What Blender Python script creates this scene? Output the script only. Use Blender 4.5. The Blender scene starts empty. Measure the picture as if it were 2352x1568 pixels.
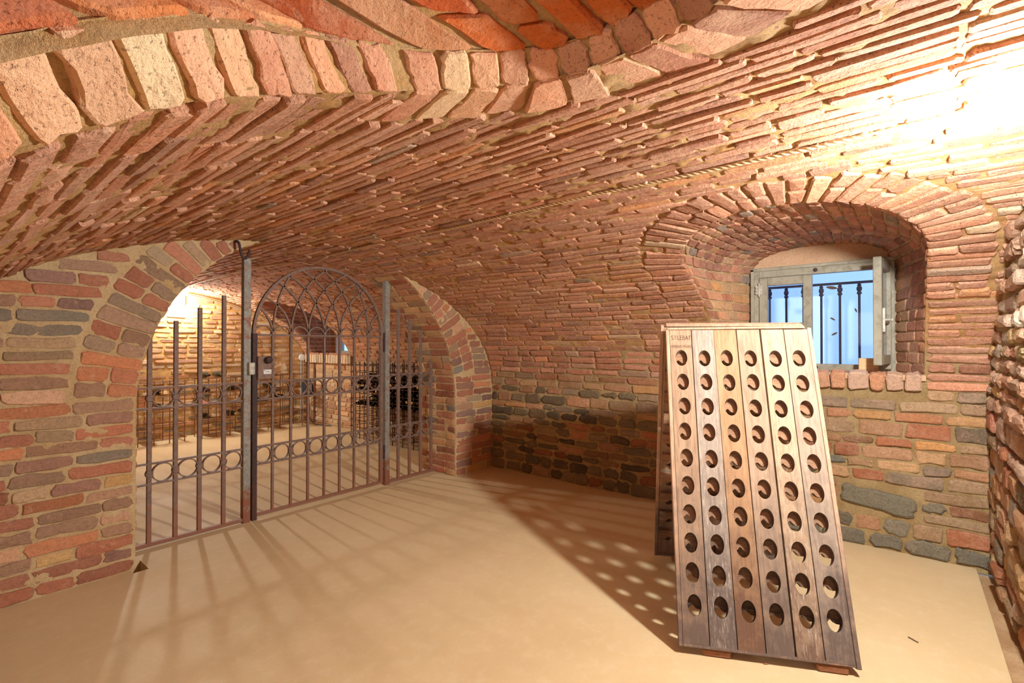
import bpy, bmesh, math, random
import numpy as np
from mathutils import Vector, Matrix

SC = bpy.context.scene
COL = SC.collection
PI = math.pi
rng = random.Random(11)
nrg = np.random.default_rng(5)

# ------------------------------------------------------------------ camera
F_PX = 1105.0
CAM = np.array([0.0, 0.0, 1.25])
FW2 = np.array([0.774, 0.633]); FW2 = FW2 / np.linalg.norm(FW2)
PITCH = math.radians(0.45)
cam_d = bpy.data.cameras.new('camera')
cam_d.sensor_width = 36.0
cam_d.lens = F_PX / 2352 * 36.0
cam_d.clip_start = 0.02
cam = bpy.data.objects.new('camera', cam_d)
COL.objects.link(cam)
cam.location = CAM
_f = Vector((FW2[0] * math.cos(PITCH), FW2[1] * math.cos(PITCH), math.sin(PITCH)))
cam.rotation_euler = _f.to_track_quat('-Z', 'Y').to_euler()
SC.camera = cam

# ------------------------------------------------------------------ world, exposure, lamps, added fill light
W = bpy.data.worlds.new('world'); SC.world = W; W.use_nodes = True
_bg = W.node_tree.nodes['Background']
_bg.inputs[0].default_value = (0.30, 0.52, 1.0, 1)
_bg.inputs[1].default_value = 1.7
SC.view_settings.view_transform = 'Standard'
SC.view_settings.look = 'None'
SC.view_settings.exposure = 0.74
SC.cycles.diffuse_bounces = 6
SC.view_settings.gamma = 1.0
SC.view_settings.use_curve_mapping = False

LAMP1 = (1.85, -0.30, 1.80)
LAMP2 = (2.15, 7.62, 1.86)
FILL_LIGHT_POS = (-1.0, 0.33, 1.50)


def point_light(name, loc, power, color, radius, soft):
    d = bpy.data.lights.new(name, 'POINT')
    d.energy = power; d.color = color; d.shadow_soft_size = radius
    d.use_nodes = True            # soft falloff, as an exposure-blended photograph records a bare lamp
    t = d.node_tree; em = t.nodes['Emission']; em.inputs['Color'].default_value = (*color, 1)
    fo = t.nodes.new('ShaderNodeLightFalloff'); fo.inputs['Strength'].default_value = 1.0; fo.inputs['Smooth'].default_value = 0.0
    mx = t.nodes.new('ShaderNodeMix'); mx.inputs['Factor'].default_value = soft
    t.links.new(fo.outputs['Quadratic'], mx.inputs['A']); t.links.new(fo.outputs['Linear'], mx.inputs['B'])
    t.links.new(mx.outputs['Result'], em.inputs['Strength'])
    d.color = (1, 1, 1)
    o = bpy.data.objects.new(name, d); COL.objects.link(o); o.location = loc
    return o


L1 = point_light('lamp_light', (LAMP1[0], LAMP1[1] + 0.07, LAMP1[2] - 0.02), 73, (0.94, 0.985, 1.0), 0.045, 0.58)
L2 = point_light('lamp_light', (LAMP2[0], LAMP2[1] - 0.09, LAMP2[2] - 0.02), 47, (0.98, 0.99, 0.94), 0.065, 0.45)
L3d = bpy.data.lights.new('passage_fill_light', 'AREA')  # unseen fill light added behind the camera, no lamp fitting belongs to it
L3d.shape = 'RECTANGLE'; L3d.size = 0.5; L3d.size_y = 0.5; L3d.energy = 5; L3d.color = (0.97, 0.97, 1.0)
L3 = bpy.data.objects.new('passage_fill_light', L3d); COL.objects.link(L3)
L3.location = FILL_LIGHT_POS
L3.rotation_euler = Vector((1, 0.12, -0.10)).to_track_quat('-Z', 'Y').to_euler()


# ------------------------------------------------------------------ colour + materials
def lin(r, g, b):
    f = lambda c: (c / 255 / 12.92) if c / 255 <= 0.04045 else ((c / 255 + 0.055) / 1.055) ** 2.4
    return (f(r), f(g), f(b))


class NT:
    def __init__(s, name):
        s.m = bpy.data.materials.new(name); s.m.use_nodes = True
        s.t = s.m.node_tree; s.n = s.t.nodes; s.l = s.t.links
        s.bsdf = s.n['Principled BSDF']; s.out = s.n['Material Output']
        s.bsdf.inputs['Specular IOR Level'].default_value = 0.25

    def node(s, typ, **kw):
        n = s.n.new(typ)
        for k, v in kw.items():
            setattr(n, k, v)
        return n

    def link(s, a, b):
        s.l.new(a, b)

    def pos(s):
        return s.node('ShaderNodeNewGeometry').outputs['Position']

    def noise(s, scale, detail=4.0, rough=0.6, vec=None, dist=0.0):
        n = s.node('ShaderNodeTexNoise')
        n.inputs['Scale'].default_value = scale
        n.inputs['Detail'].default_value = detail
        n.inputs['Roughness'].default_value = rough
        n.inputs['Distortion'].default_value = dist
        s.link(vec if vec is not None else s.pos(), n.inputs['Vector'])
        return n.outputs['Fac']

    def ramp(s, fac, stops):
        r = s.node('ShaderNodeValToRGB')
        e = r.color_ramp.elements
        while len(e) < len(stops):
            e.new(0.5)
        for i, (p, c) in enumerate(stops):
            e[i].position = p
            e[i].color = (c, c, c, 1) if not isinstance(c, tuple) else (*c, 1)
        s.link(fac, r.inputs['Fac'])
        return r.outputs['Color']

    def mix(s, fac, a, b, mode='MIX'):
        n = s.node('ShaderNodeMix', data_type='RGBA', blend_type=mode)
        for sock, v in ((n.inputs['Factor'], fac), (n.inputs['A'], a), (n.inputs['B'], b)):
            if isinstance(v, (int, float)):
                sock.default_value = v
            elif isinstance(v, tuple):
                sock.default_value = (*v, 1)
            else:
                s.link(v, sock)
        return n.outputs['Result']

    def math(s, op, a, b=0.0):
        n = s.node('ShaderNodeMath', operation=op)
        for sock, v in ((n.inputs[0], a), (n.inputs[1], b)):
            if isinstance(v, (int, float)):
                sock.default_value = v
            else:
                s.link(v, sock)
        return n.outputs[0]

    def bump(s, h, strength=0.5, dist=0.01, normal=None):
        b = s.node('ShaderNodeBump')
        b.inputs['Strength'].default_value = strength
        b.inputs['Distance'].default_value = dist
        s.link(h, b.inputs['Height'])
        if normal is not None:
            s.link(normal, b.inputs['Normal'])
        return b.outputs['Normal']

    def finish(s, color, rough=0.9, normal=None, metal=0.0):
        if isinstance(color, tuple):
            s.bsdf.inputs['Base Color'].default_value = (*color, 1)
        else:
            s.link(color, s.bsdf.inputs['Base Color'])
        if isinstance(rough, (int, float)):
            s.bsdf.inputs['Roughness'].default_value = rough
        else:
            s.link(rough, s.bsdf.inputs['Roughness'])
        s.bsdf.inputs['Metallic'].default_value = metal
        if normal is not None:
            s.link(normal, s.bsdf.inputs['Normal'])
        return s.m


def mat_brick(name, wash=0.35, wash_col=lin(222, 176, 146), pit=0.5, bump=0.6, dirt=0.25, lime=0.3):
    k = NT(name)
    at = k.node('ShaderNodeAttribute', attribute_name='tint').outputs['Color']
    n1 = k.noise(7, 5, 0.65)
    c = k.mix(k.math('MULTIPLY', k.ramp(n1, [(0.42, 0.0), (0.68, 1.0)]), wash), at, wash_col)
    n2 = k.noise(55, 6, 0.7)
    c = k.mix(k.math('MULTIPLY', k.ramp(n2, [(0.40, 1.0), (0.55, 0.0)]), dirt), c, k.mix(0.55, at, (0.08, 0.045, 0.03)))
    n5 = k.noise(24, 8, 0.75)
    c = k.mix(k.math('MULTIPLY', k.ramp(n5, [(0.58, 0.0), (0.66, 1.0)]), lime), c, lin(226, 200, 160))
    n3 = k.noise(170, 4, 0.7)
    pits = k.ramp(n3, [(0.30, 1.0), (0.40, 0.0)])
    c = k.mix(k.math('MULTIPLY', pits, pit), c, k.mix(0.6, at, (0.05, 0.025, 0.015)))
    h = k.math('ADD', k.math('MULTIPLY', n2, 0.7), k.math('MULTIPLY', n3, 0.35))
    h = k.math('SUBTRACT', h, k.math('MULTIPLY', pits, 0.5))
    h = k.math('ADD', h, k.math('MULTIPLY', k.noise(18, 3, 0.6), 0.8))
    return k.finish(c, 0.93, k.bump(h, bump, 0.012))


def mat_mortar(name, col, col2, bump=0.8):
    k = NT(name)
    n1 = k.noise(5, 5, 0.65)
    c = k.mix(k.ramp(n1, [(0.38, 0.0), (0.64, 1.0)]), col, col2)
    n2 = k.noise(90, 6, 0.75)
    c = k.mix(k.math('MULTIPLY', k.ramp(n2, [(0.36, 1.0), (0.52, 0.0)]), 0.30), c, (0.16, 0.10, 0.055))
    n3 = k.noise(380, 3, 0.7)
    h = k.math('ADD', n2, k.math('MULTIPLY', n3, 0.35))
    return k.finish(c, 0.96, k.bump(h, bump, 0.012))


M = {}
M['brick'] = mat_brick('brick_face', bump=0.8, dirt=0.38)
M['brick_vault'] = mat_brick('brick_vault', wash=0.5, wash_col=lin(230, 184, 148), pit=0.7, bump=1.0, dirt=0.42, lime=0.28)
M['brick_near'] = mat_brick('brick_near', wash=0.55, wash_col=lin(232, 188, 148), pit=0.45, bump=0.8, dirt=0.12, lime=0.22)
M['brick_left'] = mat_brick('brick_left', wash=0.22, wash_col=lin(196, 150, 120), pit=0.45, bump=0.7, dirt=0.36, lime=0.25)
M['stone'] = mat_brick('stone', wash=0.25, wash_col=lin(170, 140, 105), pit=0.3, bump=1.0, dirt=0.45, lime=0.12)
M['mortar'] = mat_mortar('mortar', lin(224, 194, 146), lin(208, 172, 120))
M['mortar_vault'] = mat_mortar('mortar_vault', lin(228, 184, 126), lin(212, 158, 96), 1.0)
M['mortar_near'] = mat_mortar('mortar_near', lin(234, 194, 138), lin(226, 172, 100), 1.0)
M['mortar_low'] = mat_mortar('mortar_low', lin(210, 180, 128), lin(186, 152, 100), 1.0)
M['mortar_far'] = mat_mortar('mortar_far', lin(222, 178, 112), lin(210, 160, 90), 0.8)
M['plaster'] = mat_mortar('plaster', lin(214, 176, 138), lin(206, 164, 128), 0.3)


def mat_floor():
    k = NT('screed_floor')
    n1 = k.noise(1.3, 5, 0.6)
    c = k.mix(k.ramp(n1, [(0.35, 0.0), (0.68, 1.0)]), lin(212, 187, 144), lin(202, 175, 130))
    n2 = k.noise(14, 6, 0.7)
    c = k.mix(k.math('MULTIPLY', k.ramp(n2, [(0.50, 0.0), (0.70, 1.0)]), 0.22), c, lin(228, 214, 176))
    n3 = k.noise(160, 2, 0.5)
    c = k.mix(k.math('MULTIPLY', k.ramp(n3, [(0.27, 1.0), (0.31, 0.0)]), 0.35), c, lin(120, 90, 60))
    n4 = k.noise(420, 2, 0.6)
    h = k.math('ADD', k.math('MULTIPLY', n2, 0.8), k.math('MULTIPLY', n4, 0.15))
    r = k.ramp(n1, [(0.3, 0.62), (0.7, 0.80)])
    return k.finish(c, r, k.bump(h, 0.25, 0.01))


M['floor'] = mat_floor()
M['sand'] = mat_mortar('sandy_gutter', lin(204, 168, 124), lin(180, 140, 98), 0.6)


def mat_iron(name, base, rust, rust_amt=0.35, zrust=0.35, metal=0.25):
    k = NT(name)
    n1 = k.noise(45, 6, 0.7)
    c = k.mix(k.ramp(n1, [(0.35, 0.0), (0.7, 1.0)]), base, tuple(x * 1.7 for x in base))
    n2 = k.noise(18, 6, 0.7)
    z = k.node('ShaderNodeSeparateXYZ'); k.link(k.pos(), z.inputs[0])
    mr = k.node('ShaderNodeMapRange'); k.link(z.outputs['Z'], mr.inputs['Value'])
    mr.inputs['From Min'].default_value = 0.0; mr.inputs['From Max'].default_value = zrust
    mr.inputs['To Min'].default_value = 0.30; mr.inputs['To Max'].default_value = 0.0
    f = k.ramp(k.math('ADD', n2, mr.outputs['Result']), [(0.52, 0.0), (0.68, 1.0)])
    c = k.mix(k.math('MULTIPLY', f, rust_amt), c, rust)
    n3 = k.noise(160, 3, 0.6)
    return k.finish(c, 0.62, k.bump(k.math('ADD', n1, n3), 0.35, 0.002), metal)


M['iron'] = mat_iron('rusty_iron', lin(112, 92, 80), lin(150, 96, 72), 0.7)
M['iron_post'] = mat_iron('grey_post_iron', lin(128, 124, 114), lin(140, 78, 48), 0.85, 0.30)
M['iron_dark'] = mat_iron('dark_iron', lin(62, 48, 46), lin(98, 60, 46), 0.5)
M['wire'] = mat_iron('wire_rod', lin(128, 92, 62), lin(146, 88, 52), 0.6)
M['wire_dark'] = mat_iron('bin_iron', lin(76, 52, 40), lin(112, 70, 44), 0.6)
M['zinc'] = mat_iron('zinc', lin(168, 164, 150), lin(140, 100, 86), 0.25)


def mat_wood(name, c0, c1, axis_scale, stain=lin(92, 78, 72), z0=0.0, z1=1.0, amt=0.9, patch=0.3, patch_col=lin(232, 222, 208), obj=False):
    """weathered board: grain stretched along local Y, dirt that thins out with height"""
    k = NT(name)
    tc = k.node('ShaderNodeTexCoord')
    mp = k.node('ShaderNodeMapping'); k.link(tc.outputs['Object'], mp.inputs['Vector'])
    mp.inputs['Scale'].default_value = axis_scale
    oi = k.node('ShaderNodeObjectInfo')
    v = k.node('ShaderNodeVectorMath', operation='ADD'); k.link(mp.outputs[0], v.inputs[0])
    cmb = k.node('ShaderNodeCombineXYZ'); k.link(k.math('MULTIPLY', oi.outputs['Random'], 37.0), cmb.inputs[0])
    k.link(k.math('MULTIPLY', oi.outputs['Random'], 11.0), cmb.inputs[1]); k.link(cmb.outputs[0], v.inputs[1])
    g = k.noise(1.0, 6, 0.62, v.outputs[0], 0.6)
    c = k.mix(k.ramp(g, [(0.34, 0.0), (0.64, 1.0)]), c0, c1)
    g2 = k.noise(4.0, 4, 0.7, v.outputs[0], 0.2)
    c = k.mix(k.math('MULTIPLY', k.ramp(g2, [(0.34, 1.0), (0.52, 0.0)]), 0.5), c, tuple(x * 0.42 for x in c0))
    z = k.node('ShaderNodeSeparateXYZ'); k.link(k.pos(), z.inputs[0])
    mr = k.node('ShaderNodeMapRange'); k.link(z.outputs['Z'], mr.inputs['Value'])
    mr.inputs['From Min'].default_value = z0; mr.inputs['From Max'].default_value = z1
    mr.inputs['To Min'].default_value = 0.30; mr.inputs['To Max'].default_value = -0.12
    n = k.noise(7, 6, 0.7)
    f = k.ramp(k.math('ADD', k.math('ADD', k.math('MULTIPLY', n, 0.6), k.math('MULTIPLY', g, 0.4)), mr.outputs['Result']), [(0.50, 0.0), (0.78, 1.0)])
    c = k.mix(k.math('MULTIPLY', f, amt), c, stain)
    n2 = k.noise(6, 7, 0.75, v.outputs[0])
    c = k.mix(k.math('MULTIPLY', k.ramp(n2, [(0.54, 0.0), (0.66, 1.0)]), patch), c, patch_col)
    n4 = k.noise(38, 5, 0.8)
    c = k.mix(k.math('MULTIPLY', k.ramp(n4, [(0.60, 0.0), (0.70, 1.0)]), patch * 0.8), c, lin(110, 104, 100))
    return k.finish(c, 0.8, k.bump(k.math('ADD', g, k.math('MULTIPLY', g2, 0.5)), 0.35, 0.003))


PL = (26, 2.2, 26)
DIRT = dict(z0=0.0, z1=1.0)
M['wood_a'] = mat_wood('board_tan', lin(165, 135, 108), lin(185, 156, 127), PL, patch=0.05)
M['wood_b'] = mat_wood('board_grey', lin(158, 142, 126), lin(181, 167, 151), PL, patch=0.55)
M['wood_c'] = mat_wood('board_warm', lin(169, 131, 95), lin(187, 151, 115), PL, patch=0.05, stain=lin(100, 73, 59))
M['wood_d'] = mat_wood('board_pale', lin(167, 140, 115), lin(183, 158, 133), PL, patch=0.08)
M['wood_e'] = mat_wood('board_limed', lin(183, 154, 124), lin(199, 176, 147), PL, patch=0.55, patch_col=lin(221, 214, 201), stain=lin(100, 75, 63))
M['wood_f'] = mat_wood('board_greyish', lin(167, 147, 127), lin(183, 163, 142), PL, patch=0.1)
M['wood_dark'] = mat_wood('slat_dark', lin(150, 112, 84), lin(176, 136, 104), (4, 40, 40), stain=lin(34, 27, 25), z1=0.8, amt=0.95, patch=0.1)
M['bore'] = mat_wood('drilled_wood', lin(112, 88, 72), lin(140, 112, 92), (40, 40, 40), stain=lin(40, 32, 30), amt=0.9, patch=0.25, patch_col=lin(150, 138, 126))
M['wood_rim'] = mat_wood('rim_wood', lin(190, 152, 122), lin(212, 178, 148), (30, 3, 30), patch=0.1)
M['pine'] = mat_wood('pine_block', lin(220, 178, 124), lin(232, 196, 146), (30, 3, 12), amt=0.0, patch=0.0)
M['pale_box'] = mat_wood('pale_box_wood', lin(240, 214, 170), lin(246, 224, 186), (30, 3, 12), amt=0.0, patch=0.0)
M['wedge'] = mat_wood('wedge_wood', lin(150, 96, 62), lin(168, 112, 76), (20, 4, 20), amt=0.2, patch=0.1)
M['frame'] = mat_wood('painted_frame', lin(156, 148, 128), lin(170, 162, 142), (30, 4, 4), amt=0.0, patch=0.06, patch_col=lin(150, 136, 112))


def mat_plain(name, col, rough=0.5, metal=0.0, var=0.12):
    k = NT(name)
    n = k.noise(30, 4, 0.6)
    c = k.mix(k.math('MULTIPLY', n, var * 2), col, tuple(x * 0.6 for x in col))
    return k.finish(c, rough, None, metal)


M['text'] = mat_plain('stamp_ink', lin(104, 78, 60), 0.9)
M['white'] = mat_plain('white_plastic', lin(232, 228, 218), 0.5)
M['white_metal'] = mat_plain('white_enamel', lin(225, 222, 214), 0.4)
M['ink'] = mat_plain('black_ink', lin(40, 40, 42), 0.7)
M['bottle'] = mat_plain('bottle_glass_dark', lin(22, 24, 18), 0.12)
M['bottle_green'] = mat_plain('bottle_glass_green', lin(60, 62, 44), 0.12)
M['bottle_rose'] = mat_plain('bottle_glass_rose', lin(214, 130, 96), 0.15)
M['bottle_gold'] = mat_plain('bottle_glass_gold', lin(206, 160, 60), 0.15)
M['foil_gold'] = mat_plain('foil_gold', lin(200, 160, 90), 0.35, 0.6)
M['foil_dark'] = mat_plain('foil_dark', lin(70, 40, 40), 0.4)
M['foil_pink'] = mat_plain('foil_pink', lin(222, 160, 150), 0.35, 0.3)
M['label'] = mat_plain('paper_label', lin(226, 216, 196), 0.9)
M['rubber'] = mat_plain('cable_rubber', lin(70, 72, 74), 0.6)
M['cable'] = mat_plain('cable_sheath', lin(206, 176, 132), 0.7)
M['leaf'] = mat_plain('dry_leaf', lin(110, 82, 60), 0.8)
M['outer_wall'] = mat_plain('pale_render', lin(236, 238, 240), 0.9, 0.0, 0.03)
M['pipe'] = mat_plain('brown_pipe', lin(120, 74, 50), 0.6)


def mat_emit(name, col, s):
    k = NT(name)
    k.bsdf.inputs['Emission Color'].default_value = (*col, 1)
    k.bsdf.inputs['Emission Strength'].default_value = s
    return k.finish((0.9, 0.9, 0.85), 0.5)


M['diffuser'] = mat_emit('lamp_diffuser', (1.0, 0.93, 0.8), 6.0)


def mat_glass():
    k = NT('dusty_glass')
    n = k.noise(120, 5, 0.8)
    spk = k.ramp(n, [(0.655, 0.0), (0.68, 1.0)])
    n2 = k.noise(2.2, 4, 0.6)
    tr = k.node('ShaderNodeBsdfTransparent')
    k.link(k.mix(k.math('MULTIPLY', n2, 0.35), (0.97, 0.98, 1.0), (0.72, 0.78, 0.84)), tr.inputs[0])
    gl = k.node('ShaderNodeBsdfGlossy'); gl.inputs['Roughness'].default_value = 0.05
    fr = k.node('ShaderNodeFresnel'); fr.inputs[0].default_value = 1.45
    m1 = k.node('ShaderNodeMixShader'); k.link(k.math('MULTIPLY', fr.outputs[0], 0.2), m1.inputs[0]); k.link(tr.outputs[0], m1.inputs[1]); k.link(gl.outputs[0], m1.inputs[2])
    k.finish(lin(60, 64, 66), 0.9)
    m2 = k.node('ShaderNodeMixShader'); k.link(k.math('MULTIPLY', spk, 0.85), m2.inputs[0]); k.link(m1.outputs[0], m2.inputs[1]); k.link(k.bsdf.outputs[0], m2.inputs[2])
    k.link(m2.outputs[0], k.out.inputs[0])
    return k.m


M['glass'] = mat_glass()


# ------------------------------------------------------------------ object helpers
def props(o, label=None, cat=None, group=None, kind=None):
    if label: o['label'] = label
    if cat: o['category'] = cat
    if group: o['group'] = group
    if kind: o['kind'] = kind
    return o


def mesh_obj(name, verts, faces, mat, parent=None, tint=None, smooth=False, origin=None):
    verts = np.asarray(verts, dtype=np.float64)
    org = np.zeros(3) if origin is None else np.asarray(origin, dtype=np.float64)
    me = bpy.data.meshes.new(name)
    me.from_pydata((verts - org).tolist(), [], faces)
    if tint is not None:
        a = me.attributes.new('tint', 'FLOAT_COLOR', 'POINT')
        t = np.asarray(tint, dtype=np.float32)
        if t.ndim == 1:
            t = np.tile(np.append(t[:3], 1.0), (len(verts), 1))
        a.data.foreach_set('color', t.astype(np.float32).ravel())
    me.materials.append(mat)
    if smooth:
        me.polygons.foreach_set('use_smooth', [True] * len(me.polygons))
    me.update()
    o = bpy.data.objects.new(name, me); COL.objects.link(o)
    o['_w'] = tuple(float(x) for x in org)
    if parent is not None:
        o.parent = parent
        pl = np.array(parent.get('_w', (0.0, 0.0, 0.0)))
        o.location = org - pl
    else:
        o.location = org
    return o


def empty(name, loc, label, cat, group=None, kind=None):
    o = bpy.data.objects.new(name, None); COL.objects.link(o)
    o.location = loc; o['_w'] = tuple(float(x) for x in loc)
    return props(o, label, cat, group, kind)


class MB:
    """collects simple solids (world coordinates) and links them as one mesh"""
    def __init__(s):
        s.v = []; s.f = []; s.k = 0

    def add(s, v, f):
        v = np.asarray(v, float)
        s.v.append(v); s.f += [tuple(i + s.k for i in q) for q in f]; s.k += len(v)
        return s

    def box(s, c, size, ax=None, bev=0.0):
        c = np.asarray(c, float); h = np.asarray(size, float) / 2
        A = np.eye(3) if ax is None else np.array([np.asarray(a, float) / np.linalg.norm(a) for a in ax])
        if bev <= 0:
            sg = np.array([[-1, -1, -1], [1, -1, -1], [1, 1, -1], [-1, 1, -1], [-1, -1, 1], [1, -1, 1], [1, 1, 1], [-1, 1, 1]]) * h
            return s.add(c + sg @ A, [(0, 3, 2, 1), (4, 5, 6, 7), (0, 1, 5, 4), (1, 2, 6, 5), (2, 3, 7, 6), (3, 0, 4, 7)])
        bm = bmesh.new(); bmesh.ops.create_cube(bm, size=2.0)
        for v in bm.verts: v.co = Vector((v.co.x * h[0], v.co.y * h[1], v.co.z * h[2]))
        bmesh.ops.bevel(bm, geom=bm.edges[:], offset=bev, segments=1, affect='EDGES')
        bm.verts.index_update()
        vv = np.array([v.co[:] for v in bm.verts]); ff = [tuple(v.index for v in p.verts) for p in bm.faces]
        bm.free()
        return s.add(c + vv @ A, ff)

    def tube(s, pts, r, n=8, closed=False, up=(0, 0, 1), rad2=None, flat=None, phase=0.0):
        """flat=(half width along side, half along up) gives a bar of rectangular section"""
        P = np.asarray(pts, float); m = len(P)
        if closed:
            T = np.roll(P, -1, 0) - np.roll(P, 1, 0)
        else:
            T = np.gradient(P, axis=0)
        T /= np.linalg.norm(T, axis=1)[:, None] + 1e-12
        up = np.asarray(up, float)
        S = np.cross(T, up); ln = np.linalg.norm(S, axis=1)
        S[ln < 1e-4] = np.cross(T[ln < 1e-4], np.array([1.0, 0.02, 0])) if (ln < 1e-4).any() else S[ln < 1e-4]
        S /= np.linalg.norm(S, axis=1)[:, None]
        U = np.cross(S, T)
        rr = np.full(m, r) if np.isscalar(r) else np.asarray(r)
        if flat is not None:
            prof = np.array([[-flat[0], -flat[1]], [flat[0], -flat[1]], [flat[0], flat[1]], [-flat[0], flat[1]]]); n = 4
            V = (P[:, None] + S[:, None] * prof[None, :, 0:1] + U[:, None] * prof[None, :, 1:2]).reshape(-1, 3)
        else:
            a = np.arange(n) * 2 * PI / n + phase
            V = (P[:, None] + (S[:, None] * np.cos(a)[None, :, None] + U[:, None] * np.sin(a)[None, :, None]) * rr[:, None, None]).reshape(-1, 3)
        Fs = []
        for i in range(m if closed else m - 1):
            j = (i + 1) % m
            for q in range(n):
                q2 = (q + 1) % n
                Fs.append((i * n + q, i * n + q2, j * n + q2, j * n + q))
        if not closed:
            Fs.append(tuple(range(n - 1, -1, -1))); Fs.append(tuple((m - 1) * n + q for q in range(n)))
        return s.add(V, Fs)

    def lathe(s, prof, c, axis=(0, 0, 1), n=14):
        ax = np.asarray(axis, float); ax /= np.linalg.norm(ax)
        t = np.array([1.0, 0, 0]) if abs(ax[0]) < 0.8 else np.array([0, 1.0, 0])
        S = np.cross(ax, t); S /= np.linalg.norm(S); U = np.cross(ax, S)
        a = np.arange(n) * 2 * PI / n
        V = []
        for r, h in prof:
            V.append(np.asarray(c, float) + ax * h + r * (np.cos(a)[:, None] * S + np.sin(a)[:, None] * U))
        V = np.concatenate(V); Fs = []
        for i in range(len(prof) - 1):
            for q in range(n):
                q2 = (q + 1) % n
                Fs.append((i * n + q, i * n + q2, (i + 1) * n + q2, (i + 1) * n + q))
        Fs.append(tuple(range(n - 1, -1, -1))); Fs.append(tuple((len(prof) - 1) * n + q for q in range(n)))
        return s.add(V, Fs)

    def build(s, name, mat, parent=None, smooth=False, origin='c'):
        v = np.concatenate(s.v)
        org = v.mean(0) if isinstance(origin, str) else origin
        return mesh_obj(name, v, s.f, mat, parent, None, smooth, org)


# ------------------------------------------------------------------ noise
def _hash(i, j, k, seed):
    h = (i * 374761393 + j * 668265263 + k * 2147483647 + seed * 974711) & 0xffffffff
    h = ((h ^ (h >> 13)) * 1274126177) & 0xffffffff
    h = h ^ (h >> 16)
    return (h & 0xffff) / 65535.0


def vnoise(P, fr, seed=0):
    Q = np.asarray(P) * fr + 1000.0
    I = np.floor(Q).astype(np.int64); Fq = Q - I; Fq = Fq * Fq * (3 - 2 * Fq)
    x, y, z = I[:, 0], I[:, 1], I[:, 2]; fx, fy, fz = Fq[:, 0], Fq[:, 1], Fq[:, 2]
    r = 0
    for a in (0, 1):
        for b in (0, 1):
            for c in (0, 1):
                w = (fx if a else 1 - fx) * (fy if b else 1 - fy) * (fz if c else 1 - fz)
                r = r + w * _hash(x + a, y + b, z + c, seed)
    return r - 0.5


# ------------------------------------------------------------------ surfaces
class Surf:
    """f(a, b) -> points; the normal is numeric, sgn makes it point into the room"""
    def __init__(s, f, sgn=1.0):
        s.f = f; s.sgn = sgn

    def P(s, a, b, off=0.0):
        a = np.asarray(a, float); b = np.asarray(b, float)
        e = 1e-3
        p = s.f(a, b)
        da = s.f(a + e, b) - s.f(a - e, b); db = s.f(a, b + e) - s.f(a, b - e)
        n = np.cross(da, db); n /= np.linalg.norm(n, axis=-1)[..., None] + 1e-12
        return p + n * s.sgn * np.asarray(off)[..., None]


RT2 = np.array([FW2[1], -FW2[0]])


def project(P):
    d = P - CAM
    dep = d[..., 0] * FW2[0] + d[..., 1] * FW2[1]
    x = d[..., 0] * RT2[0] + d[..., 1] * RT2[1]
    dep = np.maximum(dep, 0.03)
    return 1176 + F_PX * x / dep, 792 - F_PX * d[..., 2] / dep, dep


def grid(surf, a0, a1, b0, b1, step, sdf=None, off=None, fractional=None):
    """cells of the param rectangle outside the hole (sdf < 0), rim vertices snapped onto its edge"""
    na = max(2, int(round((a1 - a0) / step)) + 1); nb = max(2, int(round((b1 - b0) / step)) + 1)
    A, B = np.meshgrid(np.linspace(a0, a1, na), np.linspace(b0, b1, nb), indexing='ij')
    A = A.ravel(); B = B.ravel()
    keep = np.ones(len(A), bool)
    if sdf is not None:
        d = sdf(A, B); keep = d > -1.3 * step
        m = (d < 0) & keep
        a, b = A[m].copy(), B[m].copy()
        for _ in range(4):
            dd = sdf(a, b); e = 1e-4
            ga = (sdf(a + e, b) - sdf(a - e, b)) / (2 * e); gb = (sdf(a, b + e) - sdf(a, b - e)) / (2 * e)
            g2 = np.maximum(ga * ga + gb * gb, 0.2)
            a -= dd * ga / g2; b -= dd * gb / g2
        A[m] = a; B[m] = b
    base = surf.f(A, B)
    o = off(base, A, B) if off is not None else np.zeros(len(A))
    if sdf is not None:
        o = o * np.clip(np.maximum(d, 0) / 0.02, 0, 1) * 1.0 + 0
    V = surf.P(A, B, o)
    idx = np.arange(na * nb).reshape(na, nb)
    Q = np.stack([idx[:-1, :-1], idx[1:, :-1], idx[1:, 1:], idx[:-1, 1:]], -1).reshape(-1, 4)
    Q = Q[keep[Q].all(1)]
    used = np.zeros(len(V), bool); used[Q.ravel()] = True
    remap = np.cumsum(used) - 1
    return V[used], remap[Q].tolist()


def rough_off(base, amp, f=18, seed=0, lift=-0.004):
    def g(P, A, B):
        n = vnoise(P, f, seed) + 0.55 * vnoise(P, f * 2.3, seed + 1) + 0.35 * vnoise(P, f * 5.1, seed + 2)
        return lift + amp * n
    return g


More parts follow.
